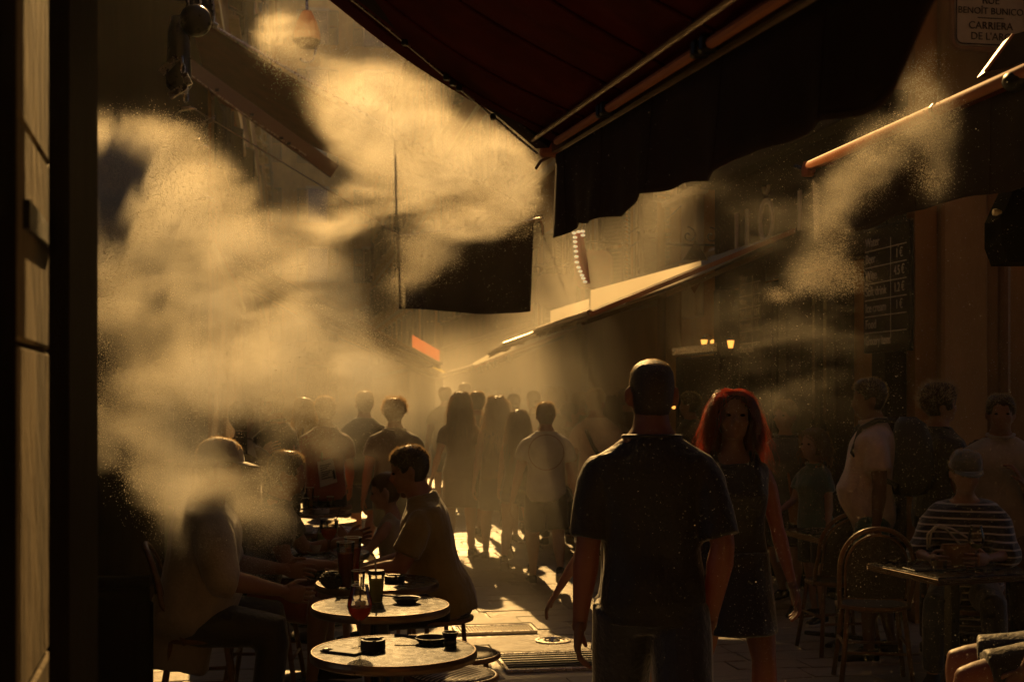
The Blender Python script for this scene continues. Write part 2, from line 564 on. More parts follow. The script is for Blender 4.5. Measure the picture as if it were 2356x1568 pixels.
grate('bright slotted drain grate lying across the paving beyond the front tables', 9.0, 9.28, 1.15, 1.72, True, 26)
gr2 = grate('large dark square drain grate with fine bars in front of the man in black', 7.74, 8.26, 1.29, 2.0, False, 7)
# a round cast cover between the grates
cover = thing('manhole_cover', 'small round cast iron cover between the two drain grates', 'manhole cover', S(8.66, 1.76, 0.0), ZR)
bm = bmesh.new(); lathe(bm, [(0.0, -.01), (0.12, -.01), (0.12, 0.008), (0.105, 0.009), (0.1, 0.004), (0.0, 0.004)], 28); obj('plate', bm, M['steel'], cover)
bm = bmesh.new()
tube(bm, [(0.075 * math.cos(a) * (1 - a / 14), 0.075 * math.sin(a) * (1 - a / 14), 0.007) for a in np.linspace(0, 11, 50)], 0.006, 5)
obj('swirl', bm, M['steel'], cover)

# ================================================================== HOUSES
def shutter_bm(w, h, slat=0.055):
    bm = bmesh.new()
    f = 0.05
    box(bm, (-w / 2 + f / 2, 0, 0), (f, 0.035, h), bevel=.004)
    box(bm, (w / 2 - f / 2, 0, 0), (f, 0.035, h), bevel=.004)
    for z in (-h / 2 + f / 2, 0, h / 2 - f / 2):
        box(bm, (0, 0, z), (w - 2 * f, 0.034, f))
    z = -h / 2 + f + slat
    rot = Euler((R(35), 0, 0)).to_matrix()
    while z < h / 2 - f:
        if abs(z) > f:
            box(bm, (0, 0, z), (w - 2 * f, 0.006, slat), rot)
        z += slat
    return bm

def shared(name, bm, m):
    me = bpy.data.meshes.new(name); bm.normal_update(); bm.to_mesh(me); bm.free(); me.materials.append(m)
    return me
SHUT = shared('shutter', shutter_bm(0.5, 1.55), M['shutter'])
def frame_bm(w, h, t=0.12, d=0.08):
    bm = bmesh.new()
    box(bm, (0, 0, h / 2 + t / 2), (w + 2 * t, d, t), bevel=.008)
    box(bm, (-w / 2 - t / 2, 0, 0), (t, d * .9, h)); box(bm, (w / 2 + t / 2, 0, 0), (t, d * .9, h))
    return bm
FRAME = shared('frame', frame_bm(1.0, 1.55), M['trim'])
bm = bmesh.new(); box(bm, (0, -.06, 0), (1.34, 0.2, 0.07), bevel=.01); SILL = shared('sill', bm, M['trim'])
bm = bmesh.new(); box(bm, (0, 0, 0), (1.0, 0.03, 1.55)); PANE = shared('pane', bm, M['window_glass'])
def mullion_bm():
    bm = bmesh.new()
    box(bm, (0, -.022, 0), (.06, .03, 1.55)); box(bm, (-.24, -.02, .2), (.42, .026, .04)); box(bm, (.24, -.02, .2), (.42, .026, .04))
    box(bm, (-.24, -.02, -.3), (.42, .026, .04)); box(bm, (.24, -.02, -.3), (.42, .026, .04))
    return bm
MULL = shared('mullion', mullion_bm(), M['shutter'])

def townhouse(label, u0, u1, v, face, h, m, storeys, rows_from=1, win_step=2.4, ground=None, depth=7.0, shut=True):
    """A house whose street front stands at v; face -1 looks towards smaller v, +1 towards larger v."""
    base = S((u0 + u1) / 2, v, 0)
    root = thing('townhouse', label, 'house', base, ZR)
    L = u1 - u0
    bm = bmesh.new()
    # local: x across the street (towards +v), y along the street
    box(bm, (-face * depth / 2, 0, h / 2), (depth, L, h))
    obj('wall', bm, m, root)
    bm = bmesh.new()
    box(bm, (face * 0.12, 0, h + .08), (0.5, L + .1, 0.16), bevel=.03)
    box(bm, (face * 0.05, 0, h - .12), (0.24, L + .04, 0.2), bevel=.03)
    obj('cornice', bm, M['trim'], root)
    bm = bmesh.new()
    plate(bm, [(face * .45, -L / 2 - .1, h + .2), (face * .45, L / 2 + .1, h + .2), (-face * depth, L / 2 + .1, h + 1.6), (-face * depth, -L / 2 - .1, h + 1.6)], 0.12)
    obj('roof', bm, M['roof_tile'], root)
    sh = h / (storeys + .3)
    nw = max(1, int(L / win_step))
    for s in range(rows_from, storeys):
        zc = sh * s + sh * .55
        bm = bmesh.new(); box(bm, (face * .03, 0, sh * s + .05), (.08, L, .14), bevel=.015); obj('string_course', bm, M['trim'], root)
        for i in range(nw):
            y = (i + .5) / nw * L - L / 2
            rz = math.pi / 2 if face < 0 else -math.pi / 2
            # window local: -y points out of the wall
            w = bpy.data.objects.new('window', FRAME); COL.objects.link(w); w.parent = root
            w.location = (face * 0.03, y, zc); w.rotation_euler = (0, 0, math.pi / 2 if face > 0 else -math.pi / 2)
            for nm, me, loc in (('pane', PANE, (0, .01, 0)), ('mullion', MULL, (0, .005, 0)), ('sill', SILL, (0, 0.02, -.82))):
                c = bpy.data.objects.new(nm, me); COL.objects.link(c); c.parent = w; c.location = loc
            if shut:
                for sgn in (-1, 1):
                    c = bpy.data.objects.new('shutter', SHUT); COL.objects.link(c); c.parent = w
                    c.location = (sgn * 0.8, -.08, 0)
                    c.rotation_euler = (0, 0, sgn * R(random.choice((4, 8, 30))))
    return root

VL, VR = -0.99, 4.475
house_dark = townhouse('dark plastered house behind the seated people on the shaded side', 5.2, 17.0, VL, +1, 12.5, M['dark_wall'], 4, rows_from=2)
townhouse('ochre house glowing above the shaded house, beyond the torn edge of the red awning', 17.05, 30, VL, +1, 15, M['ochre'], 4)
townhouse('red rendered house far down the shaded side of the street', 30.05, 48, VL, +1, 18, M['brick_red'], 4)
townhouse('pale house at the far end of the shaded side of the street', 48.05, 74, VL, +1, 21, M['ochre_pale'], 4)
house_corner = townhouse('orange corner house carrying the street name plaque and the black shopfront', 8.87, 14.6, VR, -1, 11.8, M['ochre'], 4, rows_from=2)
house_ochre = townhouse('ochre house with grey green shutters beside the orange corner house', 14.65, 23.6, VR, -1, 11.8, M['ochre_pale'], 4, rows_from=2)
def add_window(house, u, v, z, face, sc=1.0):
    w = bpy.data.objects.new('window', FRAME); COL.objects.link(w); w.parent = house
    hu, hv = uv_of(house.location)
    w.location = (v + face * .03 - hv, u - hu, z); w.rotation_euler = (0, 0, math.pi / 2 if face > 0 else -math.pi / 2); w.scale = (sc, 1, sc)
    for nm, me, loc in (('pane', PANE, (0, .01, 0)), ('mullion', MULL, (0, .005, 0)), ('sill', SILL, (0, 0.02, -.82))):
        c = bpy.data.objects.new(nm, me); COL.objects.link(c); c.parent = w; c.location = loc
    for sgn in (-1, 1):
        c = bpy.data.objects.new('shutter', SHUT); COL.objects.link(c); c.parent = w
        c.location = (sgn * 0.8, -.08, 0); c.rotation_euler = (0, 0, sgn * R(random.choice((5, 25, 50))))
for uu, zz_ in ((15.9, 3.55), (18.1, 3.6), (20.3, 3.55), (22.3, 3.6)):
    add_window(house_ochre, uu, VR, zz_, -1, .95)
for uu, zz_ in ((14.2, 4.6),):
    add_window(house_corner, uu, VR, zz_, -1, .9)
townhouse('red rendered house set back beyond the ochre shuttered house', 23.65, 42, VR + .45, -1, 13, M['brick_red'], 4)
townhouse('pale ochre house with many shutters far down the lit side', 42.05, 74, VR + .2, -1, 13.5, M['ochre_pale'], 5)
townhouse('cafe house beside the camera that holds the salmon bar awning', -4, 4.6, VR, -1, 14, M['ochre'], 4, rows_from=2)
townhouse('shuttered house behind the camera on the shaded side', -26, 1.2, VL - .25, +1, 15, M['ochre'], 4, rows_from=1, win_step=3.4)
townhouse('ochre house behind the camera on the cafe side', -26, -4.05, VR, -1, 15, M['ochre_pale'], 4, rows_from=1, win_step=3.4)
bm = bmesh.new(); box(bm, S(-29, 1.7, 8), (22, 5, 16), Euler((0, 0, ZR)).to_matrix())
tag(obj('townhouse', bm, M['ochre']), 'house closing the street behind the camera', 'house')
# house closing the street
endh = thing('townhouse', 'tall house closing the far end of the street', 'house', S(76, 1.7, 0), ZR)
bm = bmesh.new(); box(bm, (0, 4, 13.5), (26, 8, 27)); obj('wall', bm, M['ochre_pale'], endh)
bm = bmesh.new(); box(bm, (0, -.2, 27.1), (26.4, 0.8, 0.3), bevel=.05); obj('cornice', bm, M['trim'], endh)
for s in range(0, 7):
    for i in range(7):
        w = bpy.data.objects.new('window', FRAME); COL.objects.link(w); w.parent = endh
        w.location = (-9.6 + i * 3.2, -.03, 2.2 + s * 3.4); w.scale = (1.1, 1, 1.25)
        c = bpy.data.objects.new('pane', PANE); COL.objects.link(c); c.parent = w; c.location = (0, .01, 0)
        for sgn in (-1, 1):
            c = bpy.data.objects.new('shutter', SHUT); COL.objects.link(c); c.parent = w; c.location = (sgn * .8, -.08, 0)

# details of the corner house: gable pilaster, drainpipe, plaque
def on_house(name, bm, m, house, smooth=False):
    """bmesh given in world coordinates, linked as a part of a street-aligned house."""
    inv = (Matrix.Translation(house.location) @ Euler((0, 0, ZR)).to_matrix().to_4x4()).inverted()
    bmesh.ops.transform(bm, matrix=inv, verts=bm.verts)
    return obj(name, bm, m, house, smooth=smooth)
RS = Euler((0, 0, ZR)).to_matrix()
bm = bmesh.new(); box(bm, S(8.83, 4.82, 6), (0.36, 0.1, 12), RS, bevel=.02); on_house('pilaster', bm, M['ochre_pale'], house_corner)
bm = bmesh.new(); tube(bm, [S(8.78, 5.12, 0), S(8.78, 5.12, 9)], 0.045, 10); on_house('drainpipe', bm, M['pipe'], house_corner)
bm = bmesh.new(); box(bm, S(8.84, 6.2, 3.35), (1.9, 0.08, .12), RS, bevel=.02); on_house('ledge', bm, M['trim'], house_corner)
bm = bmesh.new(); box(bm, S(8.82, 6.2, 0.4), (2.3, 0.1, .8), RS, bevel=.02); on_house('plinth', bm, M['dark_wall'], house_corner)

# street name plaque
pc = P(2279, 44, 9.31)
plaque = thing('street_sign', 'cream street name plaque high on the orange corner house', 'street sign', pc, ZR)
def rrect(w, h, r, n=5):
    pts = []
    for cx_, cz_, a0 in ((w / 2 - r, h / 2 - r, 0), (-w / 2 + r, h / 2 - r, 90), (-w / 2 + r, -h / 2 + r, 180), (w / 2 - r, -h / 2 + r, 270)):
        for k in range(n + 1):
            a = R(a0 + 90 * k / n)
            pts.append((cx_ + r * math.cos(a), 0, cz_ + r * math.sin(a)))
    return pts
PW, PH = 0.545, 0.385
bm = bmesh.new(); plate(bm, rrect(PW, PH, .05), 0.03, Vector((0, 1, 0))); obj('plate', bm, M['enamel'], plaque)
bm = bmesh.new()
o1 = rrect(PW - .02, PH - .02, .045); tube(bm, [Vector(p) + Vector((0, -.004, 0)) for p in o1 + o1[:1]], 0.005, 5); obj('border', bm, M['ink'], plaque)
bm = bmesh.new(); tube(bm, [Vector(p) for p in (lambda q: q + q[:1])(rrect(PW + .05, PH + .05, .07))], 0.022, 6); obj('surround', bm, M['pipe'], plaque)
for t, z, s in (('RUE', .128, .075), ('BENOÎT BUNICO', .052, .066), ('CARRIERA', -.052, .074), ("DE L'ARC", -.128, .074)):
    text_mesh('lettering', t, s, M['ink'], plaque, (0, -.004, z), (R(90), 0, 0), .002)
bm = bmesh.new(); box(bm, (0, -.004, 0.004), (.2, .004, .006)); obj('rule', bm, M['ink'], plaque)

# black shopfront on the corner house, between the corner and the doorway
shop = thing('shopfront', 'black painted wooden shopfront with chalk price boards under the salmon bar awning', 'shopfront', S(8.87, VR, 0), ZR)
def sbox(name, u0, u1, z0, z1, out, m, bevel=.01, inset=0.0):
    bm = bmesh.new(); box(bm, (-out / 2 - inset, (u0 + u1) / 2, (z0 + z1) / 2), (out, u1 - u0, z1 - z0), bevel=bevel); return obj(name, bm, m, shop)
sbox('fascia', 0.12, 4.05, 2.72, 3.75, .16, M['black_wood'])
sbox('cornice', 0.1, 4.1, 3.75, 3.88, .3, M['black_wood'])
sbox('plinth', 0.12, 4.05, 0, .32, .14, M['black_wood'])
for (a, b) in ((.12, .36), (1.02, 1.2), (2.05, 2.25), (3.0, 3.2), (3.85, 4.05)):
    sbox('pilaster', a, b, .32, 2.72, .17, M['black_wood'])
for (a, b) in ((1.22, 2.03), (2.27, 2.98), (3.22, 3.83)):
    sbox('window_pane', a, b, .75, 2.7, .03, M['window_glass'], 0, .02)
    sbox('stall_riser', a, b, .32, .74, .1, M['black_wood'], .015)
    sbox('glazing_bar', (a + b) / 2 - .02, (a + b) / 2 + .02, .76, 2.69, .06, M['black_wood'], 0, .02)
# raised letters of the fascia
for ch, uu, zz, sz in (('Ŏ', 2.55, 3.2, .55), ('I', 1.75, 3.2, .5), ('I', 3.05, 3.2, .55), ('I', 3.35, 3.2, .55)):
    text_mesh('fascia_letter', ch, sz, M['chalk'], shop, (-.168, uu, zz), (R(90), 0, R(-90)), .012)
# price boards
def price_board(label, Y0, w, h, zc):
    uu = None
    X = 4.545 - 0.1715 * Y0
    u0, v0 = uv_of(Vector((X, Y0, 0)))
    b = thing('price_board', label, 'price board', S(u0, VR - .2, zc), ZR)
    bm = bmesh.new(); box(bm, (0, 0, 0), (.035, w, h), bevel=.006); obj('board', bm, M['black_wood'], b)
    x = -.021
    rows = [('Water', ''), ('Beer', '1 €'), ('Wine', '4.5 €'), ('Soft drink', '1.2 €'), ('Ice cream', '1 €'), ('Food', ''), ('Grocery items', '')]
    n = len(rows)
    for i, (a, p) in enumerate(rows):
        z = h / 2 - h * .05 - (i + .5) * h * .92 / n
        s = h / n * .72
        # the face looks towards -x; text runs from far (+y) to near (-y)
        text_mesh('lettering', a, s, M['chalk'], b, (x, w * .44, z), (R(90), 0, R(-90)), .0015, 'LEFT', .92 if len(a) < 11 else .74)
        if p:
            text_mesh('price', p, s, M['chalk'], b, (x, -w * .3, z), (R(90), 0, R(-90)), .0015, 'CENTER', .8)
        if i < n - 1:
            bm = bmesh.new(); box(bm, (x, 0, z - h * .46 / n), (.003, w * .9, .007)); obj('rule', bm, M['chalk'], b)
    bm = bmesh.new(); box(bm, (x, -w * .12, -.0), (.0028, .005, h * .78)); obj('divider', bm, M['chalk'], b)
    return b
price_board('tall black price board with chalk drinks list beside the orange corner pilaster', 9.52, .74, .92, 2.42)
price_board('smaller looking black price board farther along the shopfront near the lanterns', 12.3, .62, .85, 2.42)

# doorway with two lit lanterns
door = thing('doorway', 'dark doorway between two lit wall lanterns', 'doorway', S(13.55, VR, 0), ZR)
bm = bmesh.new(); box(bm, (-.05, 0, 1.03), (.1, 1.25, 2.06), bevel=.01); obj('door', bm, M['black_wood'], door)
bm = bmesh.new(); box(bm, (-.1, 0, 2.13), (.2, 1.5, .09), bevel=.01); obj('lintel', bm, M['steel'], door)
for s in (-1, 1):
    bm = bmesh.new(); box(bm, (-.08, s * .69, 1.04), (.16, .1, 2.07), bevel=.01); obj('jamb', bm, M['black_wood'], door)
bm = bmesh.new(); box(bm, (-.112, .5, 1.0), (.02, .03, .25), bevel=.005); obj('handle', bm, M['steel'], door)
def lantern(label, px, py, Y):
    l = thing('wall_lantern', label, 'lantern', P(px, py, Y), ZR)
    bm = bmesh.new(); lathe(bm, [(.0, -.1), (.05, -.1), (.085, .07), (.0, .07)], 6); obj('lamp_glass', bm, M['lamp_glow'], l)
    bm = bmesh.new(); lathe(bm, [(.1, .07), (.1, .085), (.03, .14), (.012, .18), (0, .18)], 6); obj('cap', bm, M['black_metal'], l)
    bm = bmesh.new(); lathe(bm, [(.0, -.13), (.05, -.12), (.055, -.1), (0, -.1)], 6); obj('foot', bm, M['black_metal'], l)
    bm = bmesh.new(); tube(bm, [(0, 0, .17), (.06, 0, .2), (.16, 0, .16), (.2, 0, .05)], .012, 6); obj('bracket', bm, M['black_metal'], l)
    l.scale = (.45, .45, .45)
    return l
lantern('lit lantern on the far side of the doorway, nearer the street centre', 1620, 788, 13.9)
lantern('lit lantern on the near side of the doorway, by the shopfront', 1681, 790, 13.1)
g = tag(obj('light_box', (lambda b: (box(b, (0, 0, 0), (.1, .3, .06), bevel=.01), b)[1])(bmesh.new()), M['lamp_glow'], None, P(1655, 787, 13.5), (0, 0, ZR)), 'small glowing light box between the two lanterns', 'light')
bm = bmesh.new(); ell(bm, (0, 0, 0), (.02, .02, .02), 10, 8)
tag(obj('small_lamp', bm, M['lamp_glow'], None, P(1550, 936, 13.4)), 'tiny lit lamp bulb beside the head of the man in black', 'lamp')

# wrought iron bracket and pendant flags on the ochre house
br = thing('sign_bracket', 'wrought iron scroll bracket on the ochre house above the cream awnings', 'bracket', P(1740, 566, 14.0) , ZR)
bm = bmesh.new(); tube(bm, [(0.3, .0, 0), (-1.0, 0, 0)], .014, 6); obj('bar', bm, M['black_metal'], br)
for k, sx in enumerate((-.75, -.5, -.25)):
    bm = bmesh.new()
    tube(bm, [(sx + .09 * math.cos(a) * a / 8, 0, .1 + .09 * math.sin(a) * a / 8) for a in np.linspace(.5, 8, 30)], .008, 5)
    obj('scroll', bm, M['black_metal'], br)
bm = bmesh.new(); box(bm, S(14.0, VR - .05, 3.3), (0.12, 0.5, 1.6), RS, bevel=.02)  # ochre pilaster, its sunlit brightness put into a yellow panel
tag(obj('wall_panel', bm, M['enamel']), 'upright yellow enamel sign panel on the wall beside the black shopfront', 'sign')
def pennant(label, px, py, Y, m, flip, w=.3, h=.26):
    bm = bmesh.new()
    z = -h if not flip else h
    plate(bm, [(-w / 2, 0, 0), (w / 2, 0, 0), (0, 0, z)], .012, Vector((0, 1, 0)))
    return tag(obj('pennant', bm, m, None, P(px, py, Y), (0, 0, ZR)), label, 'pennant')
pennant('dark pointed pennant over the gold fan on the corner house', 1601, 598, 13.2, M['dark_fabric'], True, .26, .2)
pennant('gold fan shaped pennant below the dark pointed one', 1598, 606, 13.2, M['leather'], False, .34, .3)

# red blade sign edged with bulbs
bs = thing('blade_sign', 'red hanging blade sign edged with a row of white bulbs', 'sign', P(1335, 590, 12.5), 0)
pts = [P(1322, 534, 12.5), P(1340, 531, 12.5), P(1345, 560, 12.5), P(1352, 600, 12.5), P(1358, 650, 12.5), P(1349, 652, 12.5), P(1336, 615, 12.5), P(1327, 580, 12.5)]
bm = bmesh.new(); plate(bm, [p - bs.location for p in pts], .08, Vector((0, 1, 0))); obj('panel', bm, M['red_sign'], bs)
bm = bmesh.new(); ell(bm, (0, 0, 0), (.022, .022, .013), 8, 6); bme = shared('bulb', bm, M['bulb_white'])
for px, py in ((1321, 536), (1331, 533), (1341, 532), (1341, 541), (1323, 546), (1323, 556), (1324, 567), (1325, 578), (1326, 590), (1327, 603), (1331, 615), (1335, 624), (1339, 633), (1342, 640), (1346, 648)):
    c = bpy.data.objects.new('bulb', bme); COL.objects.link(c); c.parent = bs; c.location = P(px, py, 12.48) - bs.location
bm = bmesh.new(); tube(bm, [P(1340, 532, 12.54) - bs.location, P(1350, 500, 12.7) - bs.location, P(1440, 470, 14.5) - bs.location], .015, 6); obj('hanger', bm, M['black_metal'], bs)

# ================================================================== STONE PILLAR AND DARK POST BY THE CAMERA
def corner_block(name, label, cat, pts, z0, z1, m):
    bm = bmesh.new(); plate(bm, [(p[0], p[1], z0) for p in pts], z1 - z0); return tag(obj(name, bm, m), label, cat)
pil = thing('stone_pillar', 'pale rough stone pillar standing close at the edge of the cafe', 'pillar', (-0.78, 2.1, 0))
def X_at(px, Y): return (px - CX) / FPX * Y
fa, fb = Vector((X_at(40, 2.05), 2.05, 0)), Vector((-.893, 2.54, 0))
back = Vector((-.5, -.1, 0))
def pil_course(z0, z1, off, name):
    bm = bmesh.new()
    o = Vector((0, 0, 0))
    n = (fb - fa).cross(Vector((0, 0, 1))).normalized()
    q = [fa + n * off, fb + n * off, fb + back, fa + back]
    plate(bm, [(p.x, p.y, z0) for p in q], z1 - z0 - .006)
    bmesh.ops.bevel(bm, geom=bm.edges[:], offset=.006, segments=1, affect='EDGES')
    o = obj(name, bm, M['pillar'], None)
    o.data.transform(Matrix.Translation(-pil.location))
    o.parent = pil
for z0, z1, off in ((0, .62, .0), (.62, 1.17, .002), (1.17, 1.745, -.002), (1.745, 2.1, .001), (2.1, 2.65, 0), (2.65, 3.3, .002), (3.3, 4.2, 0)):
    pil_course(z0, z1, off, 'stone_block')
# shadow of a bracket on the pillar, put in as a black strip
bm = bmesh.new()
n = (fb - fa).cross(Vector((0, 0, 1))).normalized()
zz = [2.0, 1.955]
t0, t1 = fa.lerp(fb, .12), fa.lerp(fb, .97)
plate(bm, [t0 + n * .012 + Vector((0, 0, 1.972)), t1 + n * .012 + Vector((0, 0, 1.968)), t1 + n * .012 + Vector((0, 0, 1.935)), t0 + n * .012 + Vector((0, 0, 1.925))], .012, -n)
o = obj('iron_strap', bm, M['black_metal']); o.data.transform(Matrix.Translation(-pil.location)); o.parent = pil
post = thing('door_post', 'black door post with a thin worn brass edge standing in front of the pillar', 'post', (X_at(138, 2.3), 2.3, 0))
bm = bmesh.new()
a, b = X_at(0, 1.9), X_at(38, 1.9)
q = [(X_at(112, 2.3), 2.3), (X_at(160, 2.3), 2.3), (X_at(160, 2.34) , 2.5), (X_at(112, 2.3), 2.5)]
plate(bm, [(x - post.location.x, y - 2.3, 0) for x, y in q], 4.2); obj('post', bm, M['black_wood'], post)
bm = bmesh.new()
box(bm, (X_at(164, 2.36) - post.location.x, .06, 2.1), (.006, .05, 4.2), bevel=.002); obj('edge_strip', bm, M['table_edge'], post)  # thin strip, brighter than the post
bm = bmesh.new()
plate(bm, [(X_at(-60, 1.9), 1.9, 0), (X_at(38, 1.9), 1.9, 0), (X_at(38, 1.9) - .05, 2.03, 0), (X_at(-60, 1.9), 2.03, 0)], 4.2)
tag(obj('door_leaf', bm, M['black_wood']), 'edge of a black door leaf at the very side of the view', 'door')

# added low partition that darkens the end of the seating
pt_ = thing('partition', 'low black wooden partition at the end of the seating by the shaded wall', 'partition', (-1.62, 4.75, 0), ZR)
bm = bmesh.new(); box(bm, (0, 0, .5), (.6, .05, .9), bevel=.008); obj('panel', bm, M['speaker'], pt_)
bm = bmesh.new(); box(bm, (0, 0, .975), (.62, .07, .04), bevel=.01); obj('top_rail', bm, M['speaker'], pt_)
for s in (-1, 1):
    bm = bmesh.new(); box(bm, (s * .28, 0, .45), (.06, .07, .9), bevel=.008); obj('post', bm, M['speaker'], pt_)

# pale glass strip and thin posts in the mist by the shaded wall
gp = thing('glass_panel', 'upright strip of pale green glass with white square stickers by the shaded wall', 'glass screen', P(389, 1290, 8.0) * 1.0)
bm = bmesh.new(); box(bm, (0, 0, .45), (.05, .012, .9)); obj('pane', bm, mat('pale green glass', (.5, .55, .4), .3, vary=.1, transl=.4), gp)
for zz_ in (.12, .33, .47, .61):
    bm = bmesh.new(); box(bm, (.008, -.009, zz_), (.02, .006, .02)); obj('sticker', bm, M['paper'], gp)  # white squares painted in for reflections on the glass edge
bm = bmesh.new(); tube(bm, [P(450, 1180, 9), P(452, 700, 9)], .028, 8)
tag(obj('slim_post', bm, M['bronze']), 'slim bronze post rising through the mist behind the person in the cap', 'post')

# wall lantern above the mist
la = thing('street_lantern', 'pink frosted lantern hanging high in the mist with a hooked tail', 'lantern', P(706, 80, 17), ZR)
bm = bmesh.new(); lathe(bm, [(0, .3), (.06, .3), (.13, .16), (.17, .02), (.17, -.08), (.0, -.08)], 14); obj('lamp_glass', bm, M['lantern_pink'], la)
bm = bmesh.new(); lathe(bm, [(.0, -.18), (.12, -.16), (.18, -.08), (0, -.08)], 14); obj('bowl', bm, M['bronze'], la)
bm = bmesh.new(); tube(bm, [(0, 0, .3), (0, 0, .62)], .02, 6); tube(bm, [(.12, 0, -.16)] + [(.1 * math.cos(a), 0, -.24 + .1 * math.sin(a) - .02) for a in np.linspace(0, -2.6, 10)], .014, 6); obj('hook', bm, M['steel'], la)
bm = bmesh.new(); tube(bm, [(0, 0, .6), (-1.4, 0, .75), (-3.4, .4, .75)], .03, 6); obj('bracket', bm, M['black_metal'], la)

# ================================================================== AWNINGS
def awning(label, ff, fn, wf, wn_, fabric, val_h, val_wave=.015, sag=.05, ripple=.01, nu=26, nv=14, val_near=0.0, bar_r=.035, cut_near=None, seams=False, val_slim=0.0):
    """Corners: front-far, front-near, wall-far, wall-near (world points)."""
    root = thing('awning', label, 'awning', (ff + fn) / 2)
    O = root.location
    r = random.Random(hash(label) & 0xffff)
    ph = [r.uniform(0, 6) for _ in range(4)]
    grid = []
    for i in range(nu + 1):
        a = i / nu
        row = []
        f, w = ff.lerp(fn, a), wf.lerp(wn_, a)
        for j in range(nv + 1):
            b = j / nv
            p = f.lerp(w, b)
            dz = -sag * math.sin(math.pi * b) * (1 + .2 * math.sin(a * 9 + ph[0]))
            dz += ripple * math.sin(a * 31 + ph[1] + 1.5 * b) * math.sin(math.pi * min(1, b * 1.2 + .12)) + ripple * .5 * math.sin(a * 67 + ph[2])
            row.append(p + Vector((0, 0, dz)) - O)
        grid.append(row)
    if seams:
        for i in range(3, nu, max(2, int(nu * .5 / max(.1, (fn - ff).length)))):
            bm = bmesh.new(); tube(bm, [Vector(q) + Vector((0, 0, -.006)) for q in grid[i]], .006, 5); obj('seam', bm, fabric, root, smooth=True)
    bm = bmesh.new(); sheet(bm, grid, .004); obj('canopy', bm, fabric, root, smooth=True)
    # valance
    if val_h > 0:
        grid = []
        n = nu * 2
        d = (fn - ff)
        side = d.cross(Vector((0, 0, 1))).normalized()
        for i in range(n + 1):
            a = i / n
            p = ff.lerp(fn, a)
            h = val_h + val_wave * math.sin(a * 19 + ph[3]) + val_wave * .6 * math.sin(a * 43)
            h *= 1 - val_slim * a
            if cut_near:                       # rounded near end
                k = smoothstep(1 - cut_near, 1.0, a)
                h *= (1 - .75 * k)
            row = []
            for j in range(7):
                b = j / 6
                row.append(p + Vector((0, 0, -.03 - h * b)) + side * (.018 * b * math.sin(a * 27 + ph[1]) + .01 * b * math.sin(a * 61)) - O)
            grid.append(row)
        hem_ = [row[-1] for row in grid]
        if seams:
            bm = bmesh.new(); tube(bm, [Vector(q) + Vector((0, 0, .012)) for q in hem_], .0045, 5); obj('hem', bm, M['dark_fabric'], root, smooth=True)
            for i in range(4, n, max(3, int(n * .62 / max(.1, (fn - ff).length)))):
                bm = bmesh.new(); tube(bm, [Vector(q) + side * .003 for q in grid[i]], .004, 5); obj('seam', bm, M['dark_fabric'], root, smooth=True)
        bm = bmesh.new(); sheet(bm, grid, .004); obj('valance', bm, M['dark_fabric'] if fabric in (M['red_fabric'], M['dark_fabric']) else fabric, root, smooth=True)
    # roller cassette at the wall
    bm = bmesh.new(); tube(bm, [wf - O, wn_ - O], .07, 10); obj('cassette', bm, M['bronze'], root)
    return root

def bar_between(bm, a, b, w, h, up=Vector((0, 0, 1))):
    """Rectangular profile from a to b, w wide and h tall."""
    t = (b - a).normalized()
    s = t.cross(up).normalized()
    n = s.cross(t)
    rings = [[p + s * sx * w / 2 + n * sz * h / 2 for sx, sz in ((-1, -1), (1, -1), (1, 1), (-1, 1))] for p in (a, b)]
    ring_loft(bm, rings)

# --- the big awning over the camera
ffA = Vector((.17, 5.0, 2.6)); dA = Vector((.1715, -1, -.061))
fnA = ffA + dA * 2.95
slopeA = Vector((-.986, -.169, .64))
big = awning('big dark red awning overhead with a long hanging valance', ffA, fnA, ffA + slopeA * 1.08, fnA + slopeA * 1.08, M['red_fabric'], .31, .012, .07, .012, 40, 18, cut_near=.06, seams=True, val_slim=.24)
O = big.location
bm = bmesh.new(); bar_between(bm, ffA + Vector((0, .03, .0)) - O, fnA - O, .05, .045); obj('front_bar', bm, M['bronze'], big)
bm = bmesh.new(); tube(bm, [ffA + dA * .25 + Vector((-.05, 0, -.012)) - O, fnA + Vector((-.05, 0, -.012)) - O], .014, 8); obj('light_tube', bm, M['orange_bar'], big)
bm = bmesh.new(); tube(bm, [ffA + dA * .05 + Vector((-.1, 0, .02)) - O, fnA + Vector((-.1, 0, .02)) - O], .009, 8); obj('rail', bm, M['bronze'], big)
for t in (.95, 1.0, 1.9, 1.96):
    bm = bmesh.new(); box(bm, ffA + dA * t + Vector((-.052, 0, -.012)) - O, (.045, .035, .04), bevel=.006); obj('clip', bm, M['black_plastic'], big)
def armA(t0, t1, s1):
    a = ffA + dA * t0 + Vector((-.03, 0, -.005)); e = ffA + slopeA * .64 * 1 + dA * t1 * .5 + Vector((0, 0, -.09)); w = ffA + slopeA * s1 + dA * t1 + Vector((0, 0, -.13))
    return a, e, w
